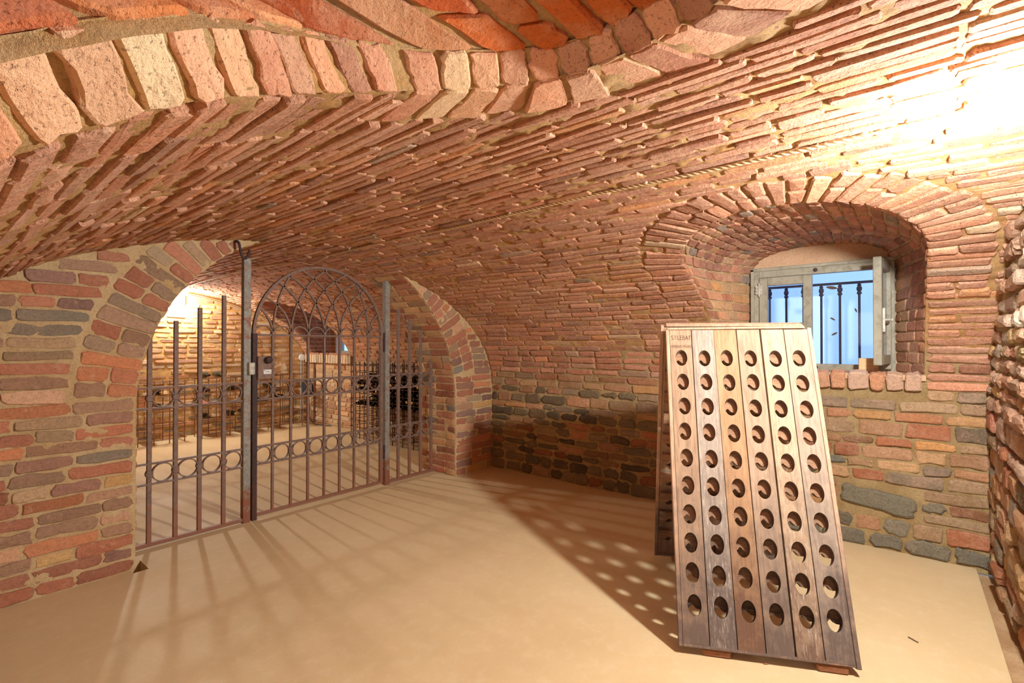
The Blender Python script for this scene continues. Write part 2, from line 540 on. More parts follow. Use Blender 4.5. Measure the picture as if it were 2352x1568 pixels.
# ------------------------------------------------------------------ bricks
def brick_geo(surf, quad, proud, depth, ch, jit, r, mids=(1, 0), sgnflip=False, cheap=False):
    """quad: four (a, b) corners in ring order; returns verts, faces, projected area"""
    q = np.asarray(quad, float)
    c3 = surf.f(q[:, 0], q[:, 1])
    lx = (np.linalg.norm(c3[1] - c3[0]) + np.linalg.norm(c3[2] - c3[3])) / 2
    ly = (np.linalg.norm(c3[3] - c3[0]) + np.linalg.norm(c3[2] - c3[1])) / 2
    hx, hy = max(lx / 2, 0.006), max(ly / 2, 0.006)
    pts = []
    corners = [(-1, -1), (1, -1), (1, 1), (-1, 1)]
    for i in range(4):
        cx, cy = corners[i]; nx, ny = corners[(i + 1) % 4]
        r1 = min(r * rng.uniform(0.5, 1.5), 0.8 * min(hx, hy)); r2 = min(r * rng.uniform(0.5, 1.5), 0.8 * min(hx, hy))
        horiz = (cy == ny)
        L = hx if horiz else hy
        sx, sy = (nx - cx) / 2, (ny - cy) / 2
        t0, t1 = r1 / L, 2 - r2 / L
        k = mids[0] if horiz else mids[1]
        ts = [t0] + [t0 + (t1 - t0) * (m + 1) / (k + 1) for m in range(k)] + [t1]
        for t in ts:
            pts.append((cx + sx * t + rng.gauss(0, jit) / hx, cy + sy * t + rng.gauss(0, jit) / hy))
    p = np.array(pts); n = len(p)

    def bil(u, w):
        s0, s1 = (1 - u) / 2, (1 + u) / 2; t0, t1 = (1 - w) / 2, (1 + w) / 2
        return (np.outer(s0 * t0, q[0]) + np.outer(s1 * t0, q[1]) + np.outer(s1 * t1, q[2]) + np.outer(s0 * t1, q[3]))
    tx, ty = rng.gauss(0, jit * 0.5), rng.gauss(0, jit * 0.5)
    top = p * np.array([max(0.3, 1 - ch / hx), max(0.3, 1 - ch / hy)])
    ab0 = bil(p[:, 0], p[:, 1]); ab1 = bil(top[:, 0], top[:, 1])
    zt = proud + tx * top[:, 0] + ty * top[:, 1] + np.array([rng.gauss(0, jit * 0.22) for _ in range(n)])
    if cheap:
        V = np.concatenate([surf.P(ab0[:, 0], ab0[:, 1], np.full(n, -depth)), surf.P(ab1[:, 0], ab1[:, 1], zt)])
        Fs = [(i, (i + 1) % n, n + (i + 1) % n, n + i) for i in range(n)] + [tuple(range(n, 2 * n))]
    else:
        cc = bil(np.array([0.0]), np.array([0.0]))
        V = np.concatenate([surf.P(ab0[:, 0], ab0[:, 1], np.full(n, -depth)),
                            surf.P(ab0[:, 0], ab0[:, 1], np.full(n, proud - ch * 0.8)),
                            surf.P(ab1[:, 0], ab1[:, 1], zt),
                            surf.P(cc[:, 0], cc[:, 1], np.array([proud + rng.gauss(0.001, jit * 0.4)]))])
        Fs = []
        for i in range(n):
            j = (i + 1) % n
            Fs += [(i, j, n + j, n + i), (n + i, n + j, 2 * n + j, 2 * n + i), (2 * n + i, 2 * n + j, 3 * n)]
    px, py, dep = project(c3)
    if dep.min() < 0.06:
        area = 0.0
    else:
        xs, ys = np.clip(px, 0, 2352), np.clip(py, 0, 1568)
        area = 0.5 * abs(np.dot(xs, np.roll(ys, -1)) - np.dot(ys, np.roll(xs, -1)))
    return V, Fs, area


class Masonry:
    """gathers the bricks of one surface; the largest in view become parts, the rest one stuff part"""
    def __init__(s, parent, mat, limit=300, name='brick', rest='brick_fill', min_area=60):
        s.parent, s.mat, s.limit, s.name, s.rest, s.items, s.min_area = parent, mat, limit, name, rest, [], min_area

    def add(s, surf, quad, tint, proud=0.008, depth=0.012, ch=0.006, jit=0.003, r=0.01, mids=(1, 0), mat=None, name=None, cheap=False):
        V, Fs, ar = brick_geo(surf, quad, proud, depth, ch, jit, r, mids, cheap=cheap)
        s.items.append([ar, V, Fs, tint, mat or s.mat, name or s.name])
        return s.items[-1]

    def build(s):
        s.items.sort(key=lambda t: -t[0])
        rest = {}
        cnt = {}
        for i, (ar, V, Fs, tint, mat, name) in enumerate(s.items):
            k = cnt.get(name, 0)
            if k < s.limit and ar > s.min_area:
                cnt[name] = k + 1
                mesh_obj(name, V, Fs, mat, s.parent, tint, False, V.mean(0))
            else:
                rest.setdefault(mat.name, []).append((V, Fs, tint, mat))
        for key, L in rest.items():
            vs, fs, ts, n = [], [], [], 0
            for V, Fs, tint, mat in L:
                vs.append(V); fs += [tuple(i + n for i in f) for f in Fs]; n += len(V)
                ts.append(np.tile(np.append(tint[:3], 1.0), (len(V), 1)))
            o = mesh_obj(s.rest, np.concatenate(vs), fs, L[0][3], s.parent, np.concatenate(ts))
            o['kind'] = 'stuff'


def pick(pal, var=0.13):
    w = [p[0] for p in pal]
    c = rng.choices(pal, w)[0][1]
    f = 1 + rng.gauss(0, var); f = max(0.6, min(1.45, f)); h = rng.gauss(0, 0.03)
    return np.array([min(1, c[0] * f * (1 + h)), min(1, c[1] * f), min(1, c[2] * f * (1 - h))])


PAL_VAULT = [(5, lin(196, 122, 92)), (5, lin(206, 138, 110)), (4, lin(184, 106, 78)), (3, lin(214, 152, 124)), (2, lin(188, 118, 98)),
             (1.2, lin(214, 134, 72)), (0.4, lin(150, 128, 112)), (0.7, lin(224, 186, 146))]
PAL_NEAR = [(4, lin(208, 132, 94)), (4, lin(216, 150, 116)), (3, lin(190, 112, 84)), (2, lin(224, 164, 122)), (1, lin(228, 196, 150)), (1, lin(204, 140, 108))]
PAL_ORANGE = [(4, lin(206, 110, 52)), (3, lin(216, 132, 76)), (2, lin(196, 96, 48)), (2, lin(222, 150, 100))]
PAL_LEFT = [(5, lin(166, 96, 70)), (4, lin(178, 110, 82)), (4, lin(160, 122, 94)), (3, lin(148, 104, 86)), (2, lin(168, 142, 108)), (1.3, lin(204, 160, 96)),
            (1.6, lin(134, 96, 86)), (0.9, lin(126, 118, 100)), (2, lin(190, 116, 74)), (1, lin(212, 160, 122))]
PAL_WALL = [(5, lin(184, 108, 80)), (4, lin(196, 126, 98)), (3, lin(170, 96, 72)), (2, lin(200, 142, 116)), (1, lin(204, 118, 66)), (1, lin(176, 138, 110))]
PAL_LOW = [(4, lin(172, 122, 86)), (3, lin(176, 112, 78)), (3, lin(156, 130, 98)), (2, lin(186, 146, 102)), (1.5, lin(170, 92, 62)), (1.6, lin(116, 108, 94)), (1, lin(206, 150, 90))]
PAL_STONE = [(4, lin(112, 100, 78)), (3, lin(94, 86, 70)), (3, lin(128, 112, 84)), (1.5, lin(76, 68, 58)), (2, lin(150, 108, 74)), (1.5, lin(158, 94, 62)), (2, lin(146, 126, 94))]
PAL_SLATE = [(3, lin(112, 112, 102)), (2, lin(96, 98, 90)), (2, lin(130, 122, 104))]
PAL_RUB = [(4, lin(202, 150, 122)), (3, lin(190, 160, 140)), (2, lin(212, 186, 130)), (2, lin(170, 128, 108)), (1.5, lin(208, 196, 176)), (1, lin(190, 104, 84)), (1, lin(214, 160, 92))]
PAL_NICHE = [(4, lin(214, 166, 116)), (3, lin(208, 150, 110)), (2, lin(196, 126, 90)), (1, lin(186, 166, 140)), (1, lin(222, 160, 96))]
PAL_SOFF = [(4, lin(184, 120, 94)), (3, lin(196, 140, 108)), (2, lin(170, 110, 88)), (1, lin(204, 158, 118)), (0.5, lin(150, 140, 128))]
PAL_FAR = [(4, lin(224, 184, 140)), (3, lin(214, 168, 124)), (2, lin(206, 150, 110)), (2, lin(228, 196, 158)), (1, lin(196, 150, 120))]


def soften(pal, k, to):
    return [(w, tuple(c[i] * (1 - k) + to[i] * k for i in range(3))) for w, c in pal]


_pk = lin(230, 190, 150)
PAL_LOW = soften(PAL_LOW, 0.25, lin(196, 156, 110)); PAL_SLATE = soften(PAL_SLATE, 0.25, lin(170, 150, 112))
PAL_VAULT = soften(PAL_VAULT, 0.30, _pk); PAL_NEAR = soften(PAL_NEAR, 0.28, _pk); PAL_WALL = soften(PAL_WALL, 0.25, _pk); PAL_SOFF = soften(PAL_SOFF, 0.15, _pk)
PAL_LEFT = soften(PAL_LEFT, 0.12, _pk); PAL_RUB = soften(PAL_RUB, 0.3, lin(200, 168, 130)); PAL_STONE = soften(PAL_STONE, 0.12, lin(190, 160, 110))


def runs(mask, xs):
    out = []; st = None
    for i, m in enumerate(mask):
        if m and st is None: st = i
        if (not m or i == len(mask) - 1) and st is not None:
            e = i if m else i - 1
            if e > st: out.append((xs[st], xs[e]))
            st = None
    return out


def split_run(a0, a1, lens, joint, first=None):
    """brick spans along a course"""
    out = []; x = a0
    L = first if first else rng.choice(lens) * rng.uniform(0.9, 1.1)
    while x < a1 - 0.03:
        e = x + L
        if a1 - e < 0.07: e = a1
        out.append((x + joint / 2, min(e, a1) - joint / 2))
        x = e
        L = rng.choice(lens) * rng.uniform(0.9, 1.1)
    return out


class Profile:
    def __init__(s, pts):
        s.p = np.asarray(pts, float)
        s.s = np.concatenate([[0], np.cumsum(np.linalg.norm(np.diff(s.p, axis=0), axis=1))])
        s.L = s.s[-1]

    def at(s, b):
        b = np.asarray(b, float)
        x = np.interp(b, s.s, s.p[:, 0]); y = np.interp(b, s.s, s.p[:, 1])
        d0 = (s.p[1] - s.p[0]) / np.linalg.norm(s.p[1] - s.p[0]); d1 = (s.p[-1] - s.p[-2]) / np.linalg.norm(s.p[-1] - s.p[-2])
        lo = np.minimum(b, 0); hi = np.maximum(b - s.L, 0)
        return x + lo * d0[0] + hi * d1[0], y + lo * d0[1] + hi * d1[1]


# ------------------------------------------------------------------ room data (metres; X along the gate wall, Y along the vault axis)
UC, UA, ZS, ZB = 1.735, 2.0, 0.84, 1.12          # vault ellipse
V_RIGHT, V_GATE, V_BACKFACE, V_FAR = -0.37, 3.33, 3.83, 7.70


def ellipse_profile(uc, ua, zs, zb, n=160):
    pts = [(uc - ua, 0.0), (uc - ua, zs * 0.5)]
    for i in range(n + 1):
        t = PI - PI * i / n
        pts.append((uc + ua * math.cos(t), zs + zb * math.sin(t)))
    pts += [(uc + ua, zs * 0.5), (uc + ua, 0.0)]
    return Profile(pts)


SH = ellipse_profile(UC, UA, ZS, ZB)
shell = Surf(lambda a, b: np.stack([SH.at(b)[0], a, SH.at(b)[1]], -1), 1.0)
if shell.P(np.array([1.0]), np.array([SH.L / 2]), np.array([0.1]))[0, 2] > ZS + ZB: shell.sgn = -1.0


def shell_z(u, uc=UC, ua=UA, zs=ZS, zb=ZB):
    d = np.clip(np.abs((np.asarray(u, float) - uc) / ua), 0, 1)
    return zs + zb * np.sqrt(1 - d * d)


def shell_u_far(z):
    d = np.clip((np.asarray(z, float) - ZS) / ZB, 0, 1)
    return UC + UA * np.sqrt(1 - d * d)


def shell_u_near(z):
    return 2 * UC - shell_u_far(z)


_half = SH.s >= SH.L / 2


def s_far(z):       # arc length on the window side at height z
    zz = SH.p[_half, 1][::-1]; ss = SH.s[_half][::-1]
    return np.interp(z, zz, ss)


def s_near(z):
    return SH.L - s_far(z)


# window niche section (v, z)
NV, NH, N_SILL, N_SPR, N_RISE, N_P = 0.478, 0.5625, 1.076, 1.70, 0.19, 2.3
U_WIN = 4.0


def niche_top(v):
    x = np.clip(np.abs((np.asarray(v, float) - NV) / NH), 0, 1)
    return N_SPR + N_RISE * (1 - x ** N_P) ** (1 / N_P)


def niche_sdf(v, z):
    return np.maximum(np.maximum(np.abs(v - NV) - NH, z - niche_top(v)), N_SILL - z)


def poly_dist(a, b, poly, flat=False):
    P = np.stack([a, b], -1)
    d = np.full(len(P), 1e9)
    for i in range(len(poly) - 1):
        p0, p1 = poly[i], poly[i + 1]; e = p1 - p0; L2 = e @ e + 1e-12
        tr = ((P - p0) @ e) / L2; t = np.clip(tr, 0, 1)
        dd = np.linalg.norm(P - p0 - t[:, None] * e, axis=1)
        if flat and i == 0: dd = np.where(tr < 0, 9.0, dd)
        if flat and i == len(poly) - 2: dd = np.where(tr > 1, 9.0, dd)
        d = np.minimum(d, dd)
    if flat:
        for pa, pb in ((poly[0], poly[2]), (poly[-1], poly[-3])):
            d = np.where((((P - pa) @ (pb - pa)) < 0) & (np.linalg.norm(P - pa, axis=1) < 0.5), 9.0, d)
    return d


# doorway lunette section (v, z)
DV, DH, D_SPR, D_RISE, D_P = 0.33, 0.45, 1.35, 0.51, 3.0


_A = np.array([(.69, .4), (.695, .9), (.697, 1.3), (.70, 1.44), (.712, 1.50), (.722, 1.55), (.742, 1.60), (.768, 1.645), (.79, 1.685), (.803, 1.72), (.802, 1.755), (.785, 1.787), (.75, 1.817),
               (.70, 1.842), (.617, 1.862), (.51, 1.871), (.39, 1.868), (.27, 1.857), (.15, 1.835), (.04, 1.79), (-.04, 1.72), (-.09, 1.62), (-.11, 1.5), (-.11, .4)])
_OB = np.array([(-.055, -.115, .035)] * 5 + [(-.060, -.110, .036), (-.068, -.102, .038), (-.076, -.090, .041), (-.082, -.070, .045), (-.084, -.050, .048), (-.078, -.040, .047), (-.062, -.042, .043), (-.056, -.046, .043),
                (-.057, -.034, .041), (-.060, -.018, .038), (-.060, -.002, .039), (-.062, .006, .040), (-.062, .012, .040), (-.060, .03, .040), (-.058, .05, .040), (-.056, .07, .038), (-.055, .09, .036), (-.055, .10, .035), (-.055, .10, .035)])
_l = np.concatenate([[0], np.cumsum(np.linalg.norm(np.diff(_A, axis=0), axis=1))])
_t = np.linspace(0, _l[-1], 260)
DOOR_A = np.stack([np.interp(_t, _l, _A[:, 0]), np.interp(_t, _l, _A[:, 1])], 1)
DOOR_OB = np.stack([np.interp(_t, _l, _OB[:, i]) for i in range(3)], 1)
for _ in range(6):
    DOOR_A[1:-1] = (DOOR_A[:-2] + 2 * DOOR_A[1:-1] + DOOR_A[2:]) / 4


def door_top(v):
    x = np.clip(np.abs((np.asarray(v, float) - DV) / DH), 0, 1)
    return D_SPR + D_RISE * (1 - x ** D_P) ** (1 / D_P)


def door_sdf(v, z):
    v = np.atleast_1d(np.asarray(v, float)); z = np.atleast_1d(np.asarray(z, float)) * np.ones(len(v))
    d = poly_dist(v, z, DOOR_A[::3])
    x, y = DOOR_A[:, 0], DOOR_A[:, 1]; ins = np.zeros(len(v), bool)
    j = len(x) - 1
    for i in range(len(x)):
        c = ((y[i] > z) != (y[j] > z)) & (v < (x[j] - x[i]) * (z - y[i]) / (y[j] - y[i] + 1e-12) + x[i])
        ins ^= c; j = i
    return np.where(ins, -d, d)


def shell_sdf(a, b):
    u, z = SH.at(b)
    a = np.asarray(a, float)
    far = niche_sdf(a, z); near = np.full(np.shape(far), 1.0)
    mk = (u <= UC) & (a < 0.95)
    if np.any(mk): near[mk] = door_sdf(a[mk], z[mk])
    return np.where(u > UC, far, near)


# gate arch section (u, z)
GU, GR = 1.985, 1.2315


def gate_zc(u):
    return 0.815 - 0.06 * (np.asarray(u, float) - GU)


def gate_sdf(u, z):
    zz = z - gate_zc(u)
    return np.where(zz > 0, np.hypot(u - GU, zz), np.abs(u - GU)) - GR


def ring_curve(kind):
    """developed (v, s) polyline of the lunette edge on the vault"""
    if kind == 'niche':
        t = np.linspace(0, PI, 121)
        v = NV - NH * np.cos(t); x = np.abs(np.cos(t)); z = N_SPR + N_RISE * (1 - x ** N_P) ** (1 / N_P)
        v = np.concatenate([[NV - NH] * 4, v, [NV + NH] * 4]); z = np.concatenate([[1.50, 1.55, 1.60, 1.65], z, [1.65, 1.60, 1.56, 1.52]])
        return np.stack([v, s_far(z)], 1), v, z
    v, z = DOOR_A[:, 0], DOOR_A[:, 1]
    return np.stack([v, s_near(z)], 1), v, z


NICHE_CURVE, _nv, _nz = ring_curve('niche')
DOOR_CURVE, _dv, _dz = ring_curve('door')
_sel = np.where(_dz > 1.765)[0]
DR0, DR1 = _sel[0], _sel[-1] + 1          # the voussoir ring only spans the crown; lower down the courses run to the edge
DOOR_RING = DOOR_CURVE[DR0:DR1]
RING_N, RING_D = 0.235, 0.20

# ------------------------------------------------------------------ floor
def slab(name, rects, z0, z1, mat, label):
    m = MB()
    for (x0, x1, y0, y1) in rects:
        m.box(((x0 + x1) / 2, (y0 + y1) / 2, (z0 + z1) / 2), (x1 - x0, y1 - y0, z1 - z0))
    o = m.build(name, mat, None, False, (1.7, 1.7, z1))
    props(o, label, 'floor', None, 'structure')
    return o


PIT = (0.735, 0.805, 3.285, 3.45)
floor = slab('floor', [(-0.3, PIT[0], -0.30, 7.75), (PIT[1], 4.2, -0.30, 7.75), (PIT[0], PIT[1], -0.30, PIT[2]), (PIT[0], PIT[1], PIT[3], 7.75), (-1.6, -0.3, -0.5, 1.2)],
             -0.10, 0.0, M['floor'], 'smooth sand coloured screed floor running under the gate into the back room')
m = MB(); m.box((1.7, -0.35, -0.065), (4.4, 0.12, 0.07)); m.box((0.77, 3.36, -0.08), (0.12, 0.22, 0.03))
gut = m.build('floor_gutter', M['sand'], floor, False)
gut['label'] = 'sandy gutter left open between screed and rubble wall'

# ------------------------------------------------------------------ vault of the first room
V, Fq = grid(shell, V_RIGHT - 0.03, V_BACKFACE, 0.0, float(s_far(1.22)), 0.014, shell_sdf, rough_off(None, 0.0125, 22, 3, 0.0005))
ceiling = mesh_obj('ceiling', V, Fq, M['mortar_vault'], None, None, True)
props(ceiling, 'low brick barrel vault over the first room with rough lime mortar joints', 'ceiling', None, 'structure')

mas = Masonry(ceiling, M['brick_vault'], 300)
XS = np.arange(V_RIGHT, V_BACKFACE + 0.001, 0.01)


def vault_course(b0, b1, lens, pal, mat, mas, proud, jit, ch, r, cheap_far=True):
    bm = (b0 + b1) / 2
    u, z = SH.at(bm)
    ok = shell_sdf(XS, np.full(len(XS), bm)) > 0.0
    if u > UC:
        if 1.45 < z: ok &= poly_dist(XS, np.full(len(XS), bm), NICHE_CURVE, True) > RING_N + 0.004
    else:
        ok &= poly_dist(XS, np.full(len(XS), bm), DOOR_RING, True) > RING_D + 0.004
    gap = gate_sdf(float(u), float(z)) < -0.01
    vmax = V_BACKFACE if gap else V_GATE - 0.004
    ok &= XS < vmax
    for (a0, a1) in runs(ok, XS):
        for (p, q) in split_run(a0, a1, lens, rng.uniform(0.010, 0.018)):
            if q - p < 0.025: continue
            t = pick(pal)
            g = (b1 - b0) / 2 - rng.uniform(0.0050, 0.0085)
            sh = rng.gauss(0, 0.002)
            mas.add(shell, [(p, bm - g + sh), (q, bm - g + sh + rng.gauss(0, .002)), (q, bm + g + sh + rng.gauss(0, .002)), (p, bm + g + sh)], t,
                    proud + rng.gauss(0, 0.0035), 0.014, ch, jit, r, mat=mat)


b = float(s_near(0.9)); bend = float(s_far(1.28))
while b < bend - 0.01:
    h = rng.uniform(0.051, 0.058)
    vault_course(b, b + h, [0.27, 0.27, 0.145, 0.26], PAL_VAULT, M['brick_vault'], mas, 0.0075, 0.0024, 0.0045, 0.008)
    b += h
B_SPLIT = b

# ring of voussoirs round the window niche, lying in the vault surface
def ring_bricks(mas, curve, i0, i1, width, th, pal, surf, mat, proud, outward, gap=0.005):
    seg = curve[i0:i1]
    L = np.concatenate([[0], np.cumsum(np.linalg.norm(np.diff(seg, axis=0), axis=1))])
    n = max(3, int(L[-1] / th))
    for k in range(n):
        t0, t1 = L[-1] * k / n + gap, L[-1] * (k + 1) / n - gap
        pt = lambda t: np.array([np.interp(t, L, seg[:, 0]), np.interp(t, L, seg[:, 1])])

        def nrm(t):
            d = pt(min(t + 0.03, L[-1])) - pt(max(t - 0.03, 0)); d /= np.linalg.norm(d) + 1e-9
            return np.array([d[1], -d[0]]) * outward
        w = width * rng.uniform(0.92, 1.06)
        p0, p1 = pt(t0), pt(t1); q0, q1 = p0 + nrm(t0) * w, p1 + nrm(t1) * w
        yield k, n, t0 / L[-1], t1 / L[-1], p0, p1, q1, q0


cN = NICHE_CURVE[len(NICHE_CURVE) // 2]
mid = len(NICHE_CURVE) // 2
_d = NICHE_CURVE[mid + 1] - NICHE_CURVE[mid - 1]
OUT_N = 1.0 if (np.array([_d[1], -_d[0]])[1] < 0) else -1.0     # outward = towards the crown (smaller s on the window side)
for k, n, f0, f1, p0, p1, q1, q0 in ring_bricks(mas, NICHE_CURVE, 0, len(NICHE_CURVE), RING_N, 0.058, PAL_VAULT, shell, M['brick_vault'], 0.012, OUT_N):
    t = pick(PAL_VAULT)
    if rng.random() < 0.35:
        f = rng.uniform(0.42, 0.58)
        mas.add(shell, [p0, p1, p1 + (q1 - p1) * (f - .02), p0 + (q0 - p0) * (f - .02)], t, 0.012 + rng.gauss(0, .003), 0.014, 0.007, 0.003, 0.009, (0, 1))
        mas.add(shell, [p0 + (q0 - p0) * (f + .02), p1 + (q1 - p1) * (f + .02), q1, q0], pick(PAL_VAULT), 0.012 + rng.gauss(0, .003), 0.014, 0.007, 0.003, 0.009, (0, 1))
    else:
        mas.add(shell, [p0, p1, q1, q0], t, 0.012 + rng.gauss(0, .003), 0.014, 0.007, 0.003, 0.009, (0, 1))
mas.build()

# ------------------------------------------------------------------ doorway lunette over the camera: folded voussoirs and an inner soffit
def door_A(t):
    n = len(_dv); i = np.clip(np.asarray(t, float), 0, 1) * (n - 1)
    v = np.interp(i, np.arange(n), _dv); z = np.interp(i, np.arange(n), _dz)
    return v, z


def door_O(t):
    n = len(_dv); i = np.clip(np.asarray(t, float), 0, 1) * (n - 1)
    return [np.interp(i, np.arange(n), DOOR_OB[:, k]) for k in range(3)]


def f_reveal(a, b):     # a along the edge 0..1, b 0 at the vault edge .. 1 at the inner edge
    v, z = door_A(a); o = door_O(a); u = shell_u_near(z)
    u = np.where(z < ZS, UC - UA, u)
    return np.stack([u + o[0] * b, v + o[1] * b, z + o[2] * b], -1)


reveal = Surf(f_reveal, 1.0)
_t = reveal.P(np.array([0.5]), np.array([0.5]), np.array([0.05]))[0] - f_reveal(np.array([0.5]), np.array([0.5]))[0]
if _t[2] > 0: reveal.sgn = -1.0
nA = 160
A, B = np.meshgrid(np.linspace(0.0, 1.0, nA), np.linspace(0, 1, 9), indexing='ij')
base = f_reveal(A.ravel(), B.ravel())
V = reveal.P(A.ravel(), B.ravel(), rough_off(None, 0.010, 24, 8, 0.001)(base, None, None) * np.where((B.ravel() > 0.01), 1, 0))
idx = np.arange(nA * 9).reshape(nA, 9)
Fq = np.stack([idx[:-1, :-1], idx[1:, :-1], idx[1:, 1:], idx[:-1, 1:]], -1).reshape(-1, 4).tolist()
arch_near = mesh_obj('trim_1', V, Fq, M['mortar_near'], None, None, True)
props(arch_near, 'doorway arch of large brick voussoirs folding into the vault overhead', 'arch', None, 'structure')
ringm = Masonry(arch_near, M['brick_near'], 300, 'voussoir')
_m = len(DOOR_RING) // 2
_d = DOOR_RING[_m + 1] - DOOR_RING[_m - 1]
OUT_D = 1.0 if (np.array([_d[1], -_d[0]])[1] > 0) else -1.0
segL = np.concatenate([[0], np.cumsum(np.linalg.norm(np.diff(DOOR_CURVE, axis=0), axis=1))])
l0 = segL[DR0]; lr = segL[DR1 - 1] - segL[DR0]
tt_ = np.linspace(0, 1, len(segL))
for k, n, f0, f1, p0, p1, q1, q0 in ring_bricks(ringm, DOOR_CURVE, DR0, DR1, RING_D, 0.068, PAL_NEAR, shell, M['brick_near'], 0.012, OUT_D, 0.0045):
    t = pick(PAL_NEAR)
    i0 = np.interp(l0 + f0 * lr, segL, tt_); i1 = np.interp(l0 + f1 * lr, segL, tt_)
    it1 = ringm.add(shell, [p0, p1, q1, q0], t, 0.008 + rng.gauss(0, .003), 0.016, 0.004, 0.0026, 0.009, (1, 3))
    it2 = ringm.add(reveal, [(i0, 0.0), (i1, 0.0), (i1, 0.97), (i0, 0.97)], t, 0.008 + rng.gauss(0, .002), 0.016, 0.004, 0.0026, 0.009, (1, 3))
    # one voussoir: both faces in one mesh
    n0 = len(it1[1]); it1[1] = np.concatenate([it1[1], it2[1]]); it1[2] = it1[2] + [tuple(i + n0 for i in f) for f in it2[2]]; it1[0] += it2[0]
    ringm.items.pop()
for lo, hi in ((0.0, segL[DR0]), (segL[DR1 - 1], segL[-1])):
    x = lo
    while x < hi - 0.03:
        h = rng.uniform(0.060, 0.068)
        i0 = np.interp(x + .0045, segL, tt_); i1 = np.interp(min(x + h, hi) - .0045, segL, tt_); x += h
        ringm.add(reveal, [(i0, 0.0), (i1, 0.0), (i1, 0.97), (i0, 0.97)], pick(PAL_NEAR), 0.008 + rng.gauss(0, .002), 0.016, 0.004, 0.0026, 0.009, (1, 3))
ringm.build()

# mortar strip under the folded ring (yellow lime) lies in the vault; inner soffit of the doorway passage
t = np.linspace(0, 1, 200)
v, z = door_A(t); oB = door_O(t)
vB = v + oB[1]; zB = z + oB[2]; uB = np.where(z < ZS, UC - UA, shell_u_near(z)) + oB[0]
DP = Profile(np.stack([vB, zB + 0.002], 1)); DPu = uB


def f_soff(a, b):      # a: distance back from the inner edge, b: along the section
    v, z = DP.at(b); u0 = np.interp(b, DP.s, DPu)
    return np.stack([u0 + 0.015 - a, v, z], -1)


soff = Surf(f_soff, 1.0)
_t = soff.P(np.array([0.3]), np.array([DP.L / 2]), np.array([0.05]))[0] - f_soff(np.array([0.3]), np.array([DP.L / 2]))[0]
if _t[2] > 0: soff.sgn = -1.0
V, Fq = grid(soff, -0.02, 1.2, 0.0, DP.L, 0.018, None, rough_off(None, 0.008, 20, 5, -0.003))
soffit = mesh_obj('trim_2', V, Fq, M['mortar_near'], None, None, True)
props(soffit, 'orange brick soffit of the doorway passage at the top edge of the view', 'arch', None, 'structure')
sm = Masonry(soffit, M['brick_near'], 300)
b = 0.9
while b < DP.L - 0.9:
    h = rng.uniform(0.070, 0.082)
    for (p, q) in split_run(0.004, 0.85, [0.26, 0.14, 0.25], 0.014, rng.choice([0.10, 0.16, 0.24])):
        sm.add(soff, [(p, b + .006), (q, b + .006), (q, b + h - .006), (p, b + h - .006)], pick(PAL_ORANGE), 0.009 + rng.gauss(0, .002), 0.012, 0.006, 0.003, 0.012, (2, 1))
    b += h
sm.build()
# walls of the passage behind the doorway
m = MB()
m.box((-1.62, 0.33, 1.0), (0.1, 1.2, 2.2)); m.box((-1.35, DV - DH - 0.0, 1.0), (0.5, 0.08, 2.2)); m.box((-1.35, DV + DH, 1.0), (0.5, 0.08, 2.2)); m.box((-1.35, 0.33, 1.95), (0.5, 1.0, 0.08))
o = m.build('wall_passage', M['plaster'], None, False)
props(o, 'plastered end of the entrance passage behind the doorway arch', 'wall', None, 'structure')

# ------------------------------------------------------------------ window wall (continues the vault down to the floor)
def low_mortar(P, A, B):
    return rough_off(None, 0.013, 16, 21, -0.003)(P, A, B)


